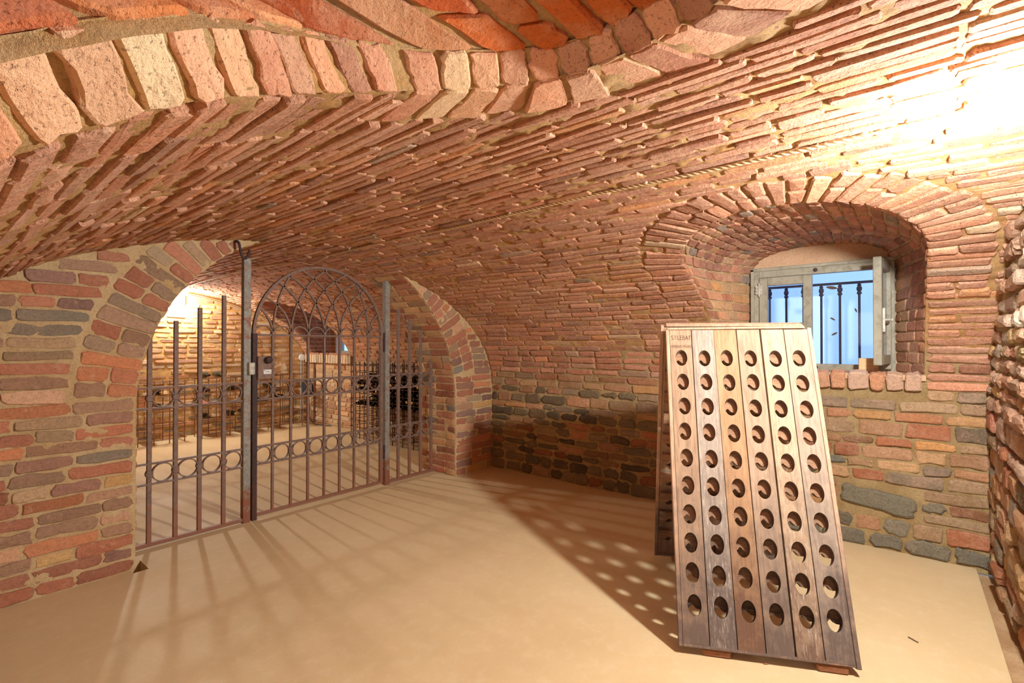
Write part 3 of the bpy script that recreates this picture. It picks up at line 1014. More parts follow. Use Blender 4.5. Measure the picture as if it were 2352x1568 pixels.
V, Fq = grid(shell, V_RIGHT - 0.03, V_GATE + 0.02, B_SPLIT - 0.01, SH.L + 0.02, 0.014, shell_sdf, low_mortar)
wall_back = mesh_obj('wall_back', V, Fq, M['mortar_low'], None, None, True)
props(wall_back, 'brick wall with the window niche, dark rubble stones at its foot', 'wall', None, 'structure')
mas = Masonry(wall_back, M['brick'], 300)
mas2 = Masonry(wall_back, M['stone'], 300, 'stone', 'stone_fill')
BIG = (-0.06, 0.34, 0.20, 0.38)   # v0, v1, z0, z1 of the big grey stone
b = B_SPLIT
SILL_V = (-0.075, 1.10)
while b < SH.L - 0.03:
    u, z = SH.at(b)
    z = float(z)
    stone_zone = z < 0.80
    h = rng.uniform(0.055, 0.064) if z > 1.0 else (rng.uniform(0.060, 0.075) if not stone_zone else rng.uniform(0.055, 0.10))
    if SH.L - (b + h) < 0.05: h = SH.L - b
    bm = b + h / 2; zm = float(SH.at(bm)[1])
    ok = (shell_sdf(XS, np.full(len(XS), bm)) > 0.0) & (XS < V_GATE - 0.005)
    ok &= ~((XS > SILL_V[0] - .005) & (XS < SILL_V[1]) & (abs(zm - 1.03) < 0.06 + h / 2))
    ok &= ~((XS > BIG[0]) & (XS < BIG[1]) & (zm > BIG[2] - h / 2) & (zm < BIG[3] + h / 2))
    for (a0, a1) in runs(ok, XS):
        lens = [0.26, 0.15, 0.24] if z > 0.95 else [0.26, 0.18, 0.14, 0.22]
        for (p, q) in split_run(a0, a1, lens, rng.uniform(0.012, 0.020)):
            if q - p < 0.03: continue
            va = (p + q) / 2
            pst = 0.0
            if zm < 0.86: pst = 0.45 if va > 1.2 else 0.11
            if zm < 0.50 and va > 1.2: pst = 0.85
            if zm < 0.13: pst = 0.92
            if rng.random() < pst:
                tt = pick(PAL_STONE if va > 0.9 else PAL_SLATE)
                g = h / 2 - rng.uniform(0.005, 0.014)
                mas2.add(shell, [(p, bm - g), (q, bm - g + rng.gauss(0, .005)), (q, bm + g + rng.gauss(0, .005)), (p, bm + g)], tt,
                         0.013 + rng.gauss(0, .004), 0.014, 0.010, 0.005, 0.020, (2, 1))
            else:
                pal = PAL_WALL if zm > 1.0 else PAL_LOW
                g = h / 2 - rng.uniform(0.0045, 0.0085)
                mas.add(shell, [(p, bm - g), (q, bm - g + rng.gauss(0, .002)), (q, bm + g + rng.gauss(0, .002)), (p, bm + g)], pick(pal),
                        0.009 + rng.gauss(0, .003), 0.012, 0.007, 0.003, 0.011)
    b += h
# the big grey stone, tilted, under the window
sb = lambda zz: float(s_far(zz))
mas2.add(shell, [(0.31, sb(0.37)), (-0.05, sb(0.33)), (-0.035, sb(0.215)), (0.325, sb(0.26))], np.array(lin(136, 128, 106)), 0.02, 0.014, 0.012, 0.004, 0.02, (4, 2))
# sill bricks standing on edge, proud of the wall
v = SILL_V[0]
while v < SILL_V[1] - 0.04:
    w = rng.choice([0.075, 0.085, 0.11, 0.12])
    mas.add(shell, [(v + .004, sb(0.985)), (v + w - .004, sb(0.983)), (v + w - .004, sb(1.086)), (v + .004, sb(1.087))],
            pick([(2, lin(222, 172, 138)), (2, lin(226, 186, 156)), (1, lin(224, 160, 118))], 0.05), 0.030 + rng.gauss(0, .003), 0.02, 0.007, 0.003, 0.010, name='sill_brick')
    v += w
mas.build(); mas2.build()

# ------------------------------------------------------------------ window niche
t = np.linspace(0, PI, 81)
npts = [(NV - NH, N_SILL - 0.02), (NV - NH, 1.3), (NV - NH, 1.6)] + [(NV - NH * math.cos(a), float(N_SPR + N_RISE * (1 - abs(math.cos(a)) ** N_P) ** (1 / N_P))) for a in t] + [(NV + NH, 1.6), (NV + NH, 1.3), (NV + NH, N_SILL - 0.02)]
NP = Profile(npts)


def f_niche(a, b):      # a 0 at the vault edge .. 1 at the window
    v, z = NP.at(b)
    u0 = shell_u_far(z); u = u0 + (U_WIN - u0) * a
    us = np.maximum(u0 + 0.02, 3.45)
    k = 1 - 0.235 * np.clip((u - us) / (U_WIN - us), 0, 1.15)
    wz = np.clip((z - 1.62) / 0.2, 0, 1)
    return np.stack([u, NV + (v - NV) * k, z + 0.07 * wz * a], -1)


nsurf = Surf(f_niche, 1.0)
_t = nsurf.P(np.array([0.5]), np.array([NP.L / 2]), np.array([0.05]))[0] - f_niche(np.array([0.5]), np.array([NP.L / 2]))[0]
if _t[2] > 0: nsurf.sgn = -1.0
na, nb = 70, 150
A, B = np.meshgrid(np.linspace(0, 1.03, na), np.linspace(0, NP.L, nb), indexing='ij')
base = f_niche(A.ravel(), B.ravel())
V = nsurf.P(A.ravel(), B.ravel(), rough_off(None, 0.008, 24, 9, -0.002)(base, None, None) * np.where(A.ravel() > 0.005, 1, 0))
idx = np.arange(na * nb).reshape(na, nb)
Fq = np.stack([idx[:-1, :-1], idx[1:, :-1], idx[1:, 1:], idx[:-1, 1:]], -1).reshape(-1, 4).tolist()
niche = mesh_obj('trim_3', V, Fq, M['mortar'], None, None, True)
props(niche, 'splayed brick window niche with an arched soffit', 'niche', None, 'structure')
mas = Masonry(niche, M['brick'], 300)
b = 0.02
while b < NP.L - 0.05:
    v, z = NP.at(b + 0.03)
    side = z < 1.66
    h = rng.uniform(0.060, 0.072) if side else rng.uniform(0.052, 0.060)
    u0 = float(shell_u_far(float(z))); Lm = U_WIN - u0
    for (p, q) in split_run(0.004, Lm * 0.99, [0.14, 0.13, 0.25] if side else [0.13, 0.13, 0.14], 0.012, rng.choice([0.07, 0.14])):
        mas.add(nsurf, [(p / Lm, b + .005), (q / Lm, b + .005), (q / Lm, b + h - .005), (p / Lm, b + h - .005)], pick(PAL_NICHE if (side and v > NV) else PAL_SOFF),
                0.006 + rng.gauss(0, .002), 0.012, 0.005, 0.0025, 0.009)
    b += h
mas.build()
# niche floor and plastered tympanum
m = MB(); m.box((3.86, 0.478, 1.058), (0.34, 1.14, 0.034))
o = m.build('niche_sill', M['plaster'], niche)
fv0, fv1, fz0, fz1 = 0.05, 0.888, 1.076, 1.805
m = MB()
m.box((4.02, 0.478, fz1 + 0.14), (0.06, 1.2, 0.28)); m.box((4.02, fv0 - 0.12, 1.45), (0.06, 0.24, 0.80)); m.box((4.02, fv1 + 0.12, 1.45), (0.06, 0.24, 0.80))
m.box((4.02, 0.478, 1.02), (0.06, 1.2, 0.10))
m.build('tympanum', M['plaster'], niche)

# window_1
win = empty('window_1', (U_WIN, (fv0 + fv1) / 2, fz0), 'grey green wooden cellar window, its right casement swung open', 'window', None, 'structure')
fd = 0.05
uf = U_WIN - 0.03


def wbar(name, v0, v1, z0, z1, u=uf, d=fd, mat='frame', par=win, bev=0.004):
    m = MB(); m.box((u, (v0 + v1) / 2, (z0 + z1) / 2), (d, v1 - v0, z1 - z0), None, bev)
    return m.build(name, M[mat], par)


wbar('frame_stile', fv1 - 0.045, fv1, fz0, fz1); wbar('frame_stile', fv0, fv0 + 0.045, fz0, fz1)
wbar('frame_rail', fv0 + .045, fv1 - .045, fz1 - 0.055, fz1); wbar('frame_rail', fv0 + .045, fv1 - .045, fz0, fz0 + 0.045)
wbar('frame_moulding', fv1 - 0.012, fv1 + 0.012, fz0, fz1 + .012, uf - 0.02, 0.04); wbar('frame_moulding', fv0 - 0.012, fv1 + 0.012, fz1 - .008, fz1 + 0.016, uf - 0.02, 0.04)
# left casement: closed, two panes
ca0, ca1 = 0.505, 0.842
cas = wbar('casement', ca1 - 0.055, ca1, fz0 + .05, fz1 - .058, uf - 0.015, 0.045)
cas['label'] = 'closed left casement with two panes'
cpar = cas
wbar('stile', ca0, ca0 + 0.055, fz0 + .05, fz1 - .058, uf - 0.015, 0.045, par=cas)
wbar('rail', ca0 + .055, ca1 - .055, fz1 - .058 - .06, fz1 - .058, uf - 0.015, 0.045, par=cas)
wbar('rail', ca0 + .055, ca1 - .055, fz0 + .05, fz0 + .11, uf - 0.015, 0.045, par=cas)
wbar('glazing_bar', ca0 + .055, ca1 - .055, 1.385, 1.412, uf - 0.015, 0.035, par=cas)
for z0, z1 in ((fz0 + .11, 1.385), (1.412, fz1 - .118)):
    m = MB(); m.box((uf - 0.012, (ca0 + ca1) / 2, (z0 + z1) / 2), (0.004, ca1 - ca0 - .11, z1 - z0)); m.build('pane', M['glass'], cas)
# right casement: swung into the room, seen edge-on
oc0 = 0.085
cas2 = MB(); cas2.box((uf - 0.05, oc0 + 0.005, 1.43), (0.055, 0.045, fz1 - fz0 - 0.06), None, 0.006)
cas2 = cas2.build('casement', M['frame'], win)
cas2['label'] = 'open right casement standing edge-on'
oax = np.array([-math.cos(math.radians(6)), math.sin(math.radians(6)), 0])
orig = np.array([uf - 0.05, oc0 + 0.005, 0.0])
wid = 0.36
oz0, oz1 = fz0 + .055, fz1 - .03


def obox(name, d0, d1, z0, z1, th, mat='frame'):
    m = MB(); c = orig + oax * (d0 + d1) / 2; c[2] = (z0 + z1) / 2
    m.box(c, (d1 - d0, th, z1 - z0), (oax, np.array([-oax[1], oax[0], 0]), (0, 0, 1)), 0.004 if th > .01 else 0)
    return m.build(name, M[mat], cas2)


obox('stile', wid - 0.055, wid, oz0, oz1, 0.042); obox('rail', 0.03, wid - .055, oz1 - .06, oz1, 0.042); obox('rail', 0.03, wid - .055, oz0, oz0 + .06, 0.042)
obox('glazing_bar', 0.03, wid - .055, 1.385, 1.412, 0.035); obox('pane', 0.03, wid - .055, oz0 + .06, 1.385, 0.004, 'glass'); obox('pane', 0.03, wid - .055, 1.412, oz1 - .06, 0.004, 'glass')
m = MB(); c = orig + oax * (wid - 0.02) + np.array([0, -0.028, 1.40]); m.box(c, (0.014, 0.012, 0.14)); m.tube([c, c + [0.0, -0.03, 0.0], c + [-0.0, -0.032, 0]], 0.006); m.lathe([(0.004, 0), (0.012, 0.004), (0.012, 0.014), (0.003, 0.018)], c + [0, -0.03, 0], (0, -1, 0))
m.build('handle', M['zinc'], cas2)
# hinges and fixings
for zz in (1.66,):
    m = MB()
    for s_ in (-1, 1):
        for dz in (-0.022, 0.0, 0.022):
            m.lathe([(0.002, 0), (0.012, 0.0), (0.012, 0.004), (0.002, 0.004)], (uf - 0.041, fv1 - 0.047 + s_ * 0.013, zz + dz), (-1, 0, 0), 10)
    m.tube([(uf - 0.044, fv1 - 0.047, zz - 0.05), (uf - 0.044, fv1 - 0.047, zz + 0.05)], 0.005)
    m.build('hinge', M['zinc'], win)
for zz in (fz1 - 0.028, fz0 + 0.022):
    m = MB(); m.lathe([(0.001, 0), (0.014, 0.0), (0.014, 0.004), (0.006, 0.006)], (uf - 0.026, 0.485, zz), (-1, 0, 0), 12); m.build('fixing', M['iron_dark'], win)
m = MB(); m.box((U_WIN + 0.035, (fv0 + fv1) / 2, 1.44), (0.004, fv1 - fv0 - .08, fz1 - fz0 - .09)); m.build('outer_pane', M['glass'], win)

# light well with a railing beyond the window
m = MB(); m.box((5.45, 0.5, 1.6), (0.1, 5.0, 3.2)); m.box((4.8, 0.5, 0.75), (1.4, 5.0, 0.1))
o = m.build('exterior_wall', M['outer_wall'], None, False, (5.4, 0.5, 0.0))
props(o, 'pale daylit wall of the light well outside the window', 'wall', None, 'structure')
rail = empty('railing', (4.62, 0.4, 0.8), 'black iron railing standing outside the cellar window', 'railing')
m = MB(); m.box((4.62, 0.45, 1.742), (0.03, 2.0, 0.018)); m.build('rail', M['iron_dark'], rail)
for i in range(-4, 10):
    vv = 0.277 + 0.1255 * i
    m = MB(); m.tube([(4.62, vv, 0.8), (4.62, vv, 1.735)], 0.0085, 8)
    m.lathe([(0.009, -0.085), (0.017, -0.075), (0.017, -0.07), (0.011, -0.06), (0.018, -0.045), (0.018, -0.028), (0.011, -0.018), (0.015, -0.01), (0.009, 0.0)], (4.62, vv, 1.73), (0, 0, 1), 10)
    m.build('baluster', M['iron_dark'], rail)
# dry leaves stuck to the outer pane
LEAVES = [(0.40, 1.655, 0.030, 0.2, 'dry leaf stuck high on the right pane beside the railing'), (0.395, 1.435, 0.016, 0.6, 'tiny dry leaf stuck halfway up the right pane'),
          (0.385, 1.33, 0.018, -0.5, 'dry leaf stuck low on the right pane near a railing bar'), (0.262, 1.49, 0.014, 1.2, 'dark dry leaf stuck beside the open casement edge'), (0.66, 1.375, 0.024, 0.3, 'dry leaf stuck on the left pane just above the wine rack')]
for (vv, zz, s_, an, lab) in LEAVES:
    n = 10; vs = []
    for i in range(n):
        a = 2 * PI * i / n
        x = s_ * math.cos(a) * (1 + 0.2 * math.cos(2 * a)); y = s_ * 0.38 * math.sin(a)
        vs.append((U_WIN + 0.04 + 0.15 * abs(y), vv + x * math.cos(an) - y * math.sin(an), zz + x * math.sin(an) + y * math.cos(an)))
    V = np.array(vs + [tuple(np.array(p) + (0.0015, 0, 0)) for p in vs])
    o = mesh_obj('dry_leaf', V, [tuple(range(n)), tuple(range(2 * n - 1, n - 1, -1))] + [(i, (i + 1) % n, n + (i + 1) % n, n + i) for i in range(n)], M['leaf'], None, None, False, V.mean(0))
    props(o, lab, 'leaf', 'dry leaves on the window glass')
# pine block on the sill
m = MB(); m.box((3.80, 0.182, 1.078 + 0.045), (0.05, 0.10, 0.09), ((1, 0, 0), (0, 1, 0.0), (0, 0, 1)), 0.003)
o = m.build('wood_block', M['pine'], None); props(o, 'small pine block standing on the window sill before the open casement', 'block')

# ------------------------------------------------------------------ gate wall with its arch
gw = Surf(lambda a, b: np.stack([a, np.full(np.shape(a), V_GATE), b], -1), -1.0)
if gw.P(np.array([1.0]), np.array([1.0]), np.array([0.1]))[0, 1] > V_GATE: gw.sgn = 1.0


def gw_keep(a, b):
    return np.minimum(gate_sdf(a, b), 9)


V, Fq = grid(gw, UC - UA - 0.02, UC + UA + 0.03, 0.0, 2.0, 0.012, gate_sdf, rough_off(None, 0.0085, 20, 31, 0.0))
Va = np.asarray(V); fc = Va[np.array(Fq)].mean(1); keep = fc[:, 2] < shell_z(fc[:, 0]) + 0.03
Fq = [f for f, k_ in zip(Fq, keep) if k_]
wall_left = mesh_obj('wall_left', V, Fq, M['mortar'], None, None, True)
props(wall_left, 'mottled brick cross wall pierced by the round arch of the gate', 'wall', None, 'structure')
mas = Masonry(wall_left, M['brick_left'], 300)
RW = 0.27
US = np.arange(UC - UA, UC + UA + 0.001, 0.01)
zc = 0.0
GZ_RING = 0.98
while zc < 1.98:
    h = rng.uniform(0.064, 0.072)
    zm = zc + h / 2
    d = gate_sdf(US, np.full(len(US), zm))
    lim = np.where((zm > GZ_RING), RW + 0.012, 0.004)
    ok = (d > lim) & (zm + h / 2 - 0.012 < shell_z(US))
    for (a0, a1) in runs(ok, US):
        rev = a0 < 1.5
        sp = split_run(0, a1 - a0, [0.27, 0.14, 0.26, 0.22], rng.uniform(0.009, 0.015))
        for (p, q) in sp:
            p, q = (a1 - q, a1 - p) if rev else (a0 + p, a0 + q)
            if q - p < 0.03: continue
            g = h / 2 - rng.uniform(0.004, 0.008)
            mas.add(gw, [(p, zm - g + rng.gauss(0, .003)), (q, zm - g + rng.gauss(0, .003)), (q, zm + g + rng.gauss(0, .003)), (p, zm + g + rng.gauss(0, .003))], pick(PAL_LEFT, 0.14),
                    0.006 + rng.gauss(0, .0022), 0.012, 0.004, 0.0032, 0.011, (2, 1))
    zc += h
# radial voussoirs
GP = []
for i in range(241):
    a = PI - PI * i / 240
    u = GU + GR * math.cos(a); GP.append((u, float(gate_zc(u)) + GR * math.sin(a)))
GPp = Profile(GP)
b = 0.0
while b < GPp.L:
    h = rng.uniform(0.066, 0.074)
    x0, z0 = [float(t_) for t_ in GPp.at(b + .004)]; x1, z1 = [float(t_) for t_ in GPp.at(b + h - .004)]
    b += h
    zm = (z0 + z1) / 2; xm = (x0 + x1) / 2
    if zm < GZ_RING - 0.02: continue
    n0 = np.array([x0 - GU, z0 - float(gate_zc(x0))]); n0 /= np.linalg.norm(n0); n1 = np.array([x1 - GU, z1 - float(gate_zc(x1))]); n1 /= np.linalg.norm(n1)
    wmax = RW
    while wmax > 0.03 and (zm + (n0[1] + n1[1]) / 2 * wmax > shell_z(xm + (n0[0] + n1[0]) / 2 * wmax) - 0.006): wmax -= 0.01
    if wmax < 0.05: continue
    cuts = [(0.004, wmax)] if (rng.random() < 0.5 or wmax < 0.18) else [(0.004, wmax * 0.5 - 0.006), (wmax * 0.5 + 0.006, wmax)]
    for (w0, w1) in cuts:
        w1 *= rng.uniform(0.96, 1.02) if w1 == wmax and wmax > .25 else 1
        P0, P1 = np.array([x0, z0]), np.array([x1, z1])
        mas.add(gw, [P0 + n0 * w0, P1 + n1 * w0, P1 + n1 * w1, P0 + n0 * w1], pick([p for p in PAL_LEFT] + [(5, lin(164, 134, 104)), (2, lin(124, 122, 108))], 0.12), 0.0055 + rng.gauss(0, .002), 0.012, 0.005, 0.003, 0.012, (0, 2))
mas.build()

# arch intrados through the thickness of the wall
ip = [(GU - GR, 0.0), (GU - GR, 0.4)] + GP + [(GU + GR, 0.4), (GU + GR, 0.0)]
IP = Profile(ip)
intr = Surf(lambda a, b: np.stack([IP.at(b)[0], a, IP.at(b)[1]], -1), 1.0)
if intr.P(np.array([3.5]), np.array([IP.L / 2]), np.array([0.1]))[0, 2] > IP.at(IP.L / 2)[1]: intr.sgn = -1.0
V, Fq = grid(intr, V_GATE, V_BACKFACE, 0.0, IP.L, 0.014, None, lambda P, A, B: rough_off(None, 0.008, 22, 41, -0.001)(P, A, B) * np.where(A < V_GATE + 0.004, 0, 1))
intrados = mesh_obj('trim_4', V, Fq, M['mortar'], None, None, True)
props(intrados, 'brick underside and jambs of the round gate arch', 'arch', None, 'structure')
mas = Masonry(intrados, M['brick_left'], 300)
b = 0.0
PAL_INT = [(4, lin(196, 150, 108)), (4, lin(180, 122, 92)), (3, lin(206, 168, 120)), (2, lin(170, 104, 76)), (1.5, lin(160, 140, 112)), (0.5, lin(120, 116, 104))]
while b < IP.L - 0.02:
    h = min(rng.uniform(0.064, 0.072), IP.L - b)
    for (p, q) in split_run(V_GATE + 0.002, V_BACKFACE, [0.27, 0.14], 0.013, rng.choice([0.13, 0.26])):
        u_, z_ = IP.at(b + h / 2)
        if z_ > shell_z(float(u_)) + 0.02: continue
        mas.add(intr, [(p, b + .006), (q, b + .006), (q, b + h - .006), (p, b + h - .006)], pick(PAL_INT), 0.006 + rng.gauss(0, .002), 0.012, 0.006, 0.003, 0.011)
    b += h
mas.build()
# rear face of the cross wall
gb = Surf(lambda a, b: np.stack([a, np.full(np.shape(a), V_BACKFACE), b], -1), 1.0)
lowsdf = lambda a, b: np.maximum(gate_sdf(a, b), b - shell_z(a))
V, Fq = grid(gb, -0.7, 4.2, 0.0, 2.15, 0.03, lowsdf)
o = mesh_obj('wall_cross_rear', V, Fq, M['mortar'], None); props(o, 'rear face of the cross wall towards the back room', 'wall', None, 'structure')

# ------------------------------------------------------------------ right rubble wall
rw = Surf(lambda a, b: np.stack([a, np.full(np.shape(a), V_RIGHT), b], -1), 1.0)
if rw.P(np.array([1.0]), np.array([1.0]), np.array([0.1]))[0, 1] < V_RIGHT: rw.sgn = -1.0
V, Fq = grid(rw, UC - UA, UC + UA + .03, -0.08, 2.0, 0.02, None, rough_off(None, 0.03, 9, 51, -0.01))
Va = np.asarray(V); fc = Va[np.array(Fq)].mean(1); keep = fc[:, 2] < shell_z(fc[:, 0]) + 0.04
wall_right = mesh_obj('wall_right', V, [f for f, k_ in zip(Fq, keep) if k_], M['mortar_low'], None, None, True)
props(wall_right, 'rough rubble wall of uneven bricks and stones at the right edge', 'wall', None, 'structure')
mas = Masonry(wall_right, M['stone'], 300, 'stone', 'stone_fill', 30)
zc = 0.02
while zc < 1.95:
    h = rng.uniform(0.065, 0.085) if zc > 0.8 else rng.uniform(0.07, 0.12)
    zm = zc + h / 2
    ok = zm + h / 2 - 0.02 < shell_z(US)
    for (a0, a1) in runs(ok, US):
        for (p, q) in split_run(a0, a1, [0.10, 0.16, 0.22, 0.28] if zc < 0.8 else [0.07, 0.13, 0.10, 0.26], rng.uniform(0.012, 0.025)):
            if q - p < 0.03: continue
            g = h / 2 - rng.uniform(0.006, 0.012)
            pal = PAL_RUB if zm > 0.75 else PAL_RUB[:4] + PAL_LOW
            mas.add(rw, [(p, zm - g), (q, zm - g + rng.gauss(0, .004)), (q, zm + g + rng.gauss(0, .004)), (p, zm + g)], pick(pal, 0.12), 0.020 + rng.gauss(0, .009), 0.02, 0.012, 0.005, 0.016, (1, 1))
    zc += h
mas.build()

# ------------------------------------------------------------------ back room
U2C, U2A, Z2S, Z2B = 1.75, 2.30, 0.84, 1.20
SH2 = ellipse_profile(U2C, U2A, Z2S, Z2B)
shell2 = Surf(lambda a, b: np.stack([SH2.at(b)[0], a, SH2.at(b)[1]], -1), 1.0)
if shell2.P(np.array([5.0]), np.array([SH2.L / 2]), np.array([0.1]))[0, 2] > Z2S + Z2B: shell2.sgn = -1.0
N2V, N2H, N2_SILL, N2_SPR, N2_RISE = 6.92, 0.56, 1.11, 1.66, 0.20


def niche2_sdf(v, z):
    x = np.clip(np.abs((v - N2V) / N2H), 0, 1); top = N2_SPR + N2_RISE * (1 - x ** 2.3) ** (1 / 2.3)
    return np.maximum(np.maximum(np.abs(v - N2V) - N2H, z - top), N2_SILL - z)


def shell2_sdf(a, b):
    u, z = SH2.at(b)
    return np.where(u > U2C, niche2_sdf(a, z), 1.0)


_h2 = SH2.s >= SH2.L / 2
s2_far = lambda z: np.interp(z, SH2.p[_h2, 1][::-1], SH2.s[_h2][::-1])
B2 = float(s2_far(1.05))
V, Fq = grid(shell2, V_BACKFACE, V_FAR + 0.02, 0.0, B2, 0.022, shell2_sdf, rough_off(None, 0.012, 20, 61, -0.004))
ceil2 = mesh_obj('ceiling_far', V, Fq, M['mortar_vault'], None, None, True)
props(ceil2, 'brick barrel vault of the back room seen through the gate arch', 'ceiling', None, 'structure')
V, Fq = grid(shell2, V_BACKFACE, V_FAR + 0.02, B2, SH2.L + 0.02, 0.025, shell2_sdf, rough_off(None, 0.010, 16, 62, -0.003))
wall2 = mesh_obj('wall_far_back', V, Fq, M['mortar'], None, None, True)
props(wall2, 'side wall of the back room behind the bottle bins', 'wall', None, 'structure')
mA = Masonry(ceil2, M['brick_vault'], 300, min_area=40); mBk = Masonry(wall2, M['brick'], 300, min_area=40)
XS2 = np.arange(V_BACKFACE, V_FAR + 0.001, 0.02)
b = float(np.interp(0.5, SH2.p[~_h2, 0] if False else SH2.p[:, 0], SH2.s)) if False else SH2.L * 0.30
while b < SH2.L - 0.02:
    z = float(SH2.at(b)[1])
    h = rng.uniform(0.056, 0.064) if z > 1.05 else rng.uniform(0.064, 0.08)
    h = min(h, SH2.L - b)
    bm = b + h / 2
    ok = shell2_sdf(XS2, np.full(len(XS2), bm)) > 0.0
    for (a0, a1) in runs(ok, XS2):
        for (p, q) in split_run(a0, a1, [0.27, 0.14, 0.26], 0.015):
            if q - p < 0.03: continue
            g = h / 2 - rng.uniform(0.0045, 0.008)
            mm = mA if bm < B2 else mBk
            mm.add(shell2, [(p, bm - g), (q, bm - g), (q, bm + g), (p, bm + g)], pick(PAL_VAULT if bm < B2 else PAL_FAR), 0.009 + rng.gauss(0, .003), 0.012, 0.006, 0.0025, 0.01, (0, 0), cheap=True)
    b += h
mA.build(); mBk.build()
# far wall
fw = Surf(lambda a, b: np.stack([a, np.full(np.shape(a), V_FAR), b], -1), 1.0)
if fw.P(np.array([1.0]), np.array([1.0]), np.array([0.1]))[0, 1] > V_FAR: fw.sgn = -1.0
V, Fq = grid(fw, U2C - U2A, U2C + U2A + 0.02, 0.0, 2.1, 0.025, None, rough_off(None, 0.010, 14, 71, 0.0))
wall_far = mesh_obj('wall_far', V, Fq, M['mortar_far'], None, None, True)
props(wall_far, 'lamp-lit ochre brick end wall of the back room', 'wall', None, 'structure')
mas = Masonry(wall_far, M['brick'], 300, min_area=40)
zc = 0.0
US2 = np.arange(0.9, U2C + U2A, 0.02)
while zc < 2.05:
    h = rng.uniform(0.064, 0.076); zm = zc + h / 2
    ok = zm + h / 2 < shell_z(US2, U2C, U2A, Z2S, Z2B) + 0.02
    for (a0, a1) in runs(ok, US2):
        for (p, q) in split_run(a0, a1, [0.27, 0.15, 0.24, 0.2], 0.022):
            if q - p < 0.04: continue
            g = h / 2 - rng.uniform(0.008, 0.013)
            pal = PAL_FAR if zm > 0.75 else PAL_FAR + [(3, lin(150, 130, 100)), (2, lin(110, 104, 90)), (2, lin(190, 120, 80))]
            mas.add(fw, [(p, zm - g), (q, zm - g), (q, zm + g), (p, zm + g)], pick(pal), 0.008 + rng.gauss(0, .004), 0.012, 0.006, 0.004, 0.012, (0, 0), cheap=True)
    zc += h
mas.build()
# niche and window of the back room
m2 = []
t = np.linspace(0, PI, 41)
p2 = [(N2V - N2H, N2_SILL)] + [(N2V - N2H * math.cos(a), float(N2_SPR + N2_RISE * (1 - abs(math.cos(a)) ** 2.3) ** (1 / 2.3))) for a in t] + [(N2V + N2H, N2_SILL)]
NP2 = Profile(p2)


def f_n2(a, b):
    v, z = NP2.at(b); d = np.clip((z - Z2S) / Z2B, 0, 1); u0 = U2C + U2A * np.sqrt(1 - d * d)
    return np.stack([u0 + (4.42 - u0) * a, v, z], -1)


ns2 = Surf(f_n2, 1.0)
_t = ns2.P(np.array([0.5]), np.array([NP2.L / 2]), np.array([0.05]))[0] - f_n2(np.array([0.5]), np.array([NP2.L / 2]))[0]
if _t[2] > 0: ns2.sgn = -1.0
A, B = np.meshgrid(np.linspace(0, 1.02, 30), np.linspace(0, NP2.L, 60), indexing='ij')
V = ns2.P(A.ravel(), B.ravel(), np.zeros(A.size)); idx = np.arange(A.size).reshape(A.shape)
Fq = np.stack([idx[:-1, :-1], idx[1:, :-1], idx[1:, 1:], idx[:-1, 1:]], -1).reshape(-1, 4).tolist()
niche2 = mesh_obj('trim_5', V, Fq, M['mortar'], None, None, True)
props(niche2, 'shaded arched window niche of the back room', 'niche', None, 'structure')
mas = Masonry(niche2, M['brick'], 300, min_area=30)
b = 0.01
while b < NP2.L - 0.05:
    for (p, q) in split_run(0.02, 0.98, [0.16, 0.22, 0.3], 0.014):
        mas.add(ns2, [(p, b + .005), (q, b + .005), (q, b + .062), (p, b + .062)], pick([(2, lin(166, 104, 84)), (1, lin(150, 92, 76))]), 0.007, 0.012, 0.005, 0.002, 0.008, (0, 0), cheap=True)
    b += 0.068
v = N2V - N2H - 0.05
SILL2 = Surf(lambda a, b: np.stack([np.full(np.shape(a), 4.0), a, b], -1), -1.0)
if SILL2.P(np.array([6.0]), np.array([1.0]), np.array([0.1]))[0, 0] > 4.0: SILL2.sgn = 1.0
while v < N2V + N2H + 0.1:
    mas.add(SILL2, [(v + .003, 0.97), (v + .067, 0.97), (v + .067, 1.105), (v + .003, 1.105)], pick([(1, lin(232, 204, 164))]), 0.03, 0.12, 0.005, 0.002, 0.006, (0, 0), cheap=True, name='sill_brick')
    v += 0.07
mas.build()
m = MB(); m.box((4.22, N2V, 1.085), (0.46, 1.16, 0.05)); m.box((4.47, N2V, 1.9), (0.06, 1.2, 0.4)); m.box((4.47, N2V + 0.5, 1.4), (0.06, 0.16, 0.7)); m.box((4.47, N2V - 0.5, 1.4), (0.06, 0.16, 0.7))
m.build('tympanum', M['plaster'], niche2)
w2 = empty('window_2', (4.42, N2V, 1.11), 'small grey framed window deep in the back room niche', 'window', None, 'structure')
for (a0, a1, z0, z1) in ((N2V - .43, N2V - .38, 1.11, 1.75), (N2V + .38, N2V + .43, 1.11, 1.75), (N2V - .38, N2V + .38, 1.70, 1.75), (N2V - .38, N2V + .38, 1.11, 1.16), (N2V - .025, N2V + .025, 1.16, 1.70)):
    m = MB(); m.box((4.42, (a0 + a1) / 2, (z0 + z1) / 2), (0.05, a1 - a0, z1 - z0), None, 0.004); m.build('frame_bar', M['frame'], w2)
for s_ in (-1, 1):
    m = MB(); m.box((4.43, N2V + s_ * 0.2025, 1.43), (0.004, 0.355, 0.54)); m.build('pane', M['glass'], w2)
m = MB(); m.box((5.4, 7.0, 1.6), (0.1, 3.0, 3.0)); m.box((4.9, 7.0, 0.9), (1.0, 3.0, 0.1))
o = m.build('exterior_wall', M['outer_wall'], None, False, (5.4, 7.0, 0.1)); props(o, 'pale daylit wall outside the back room window', 'wall', None, 'structure')


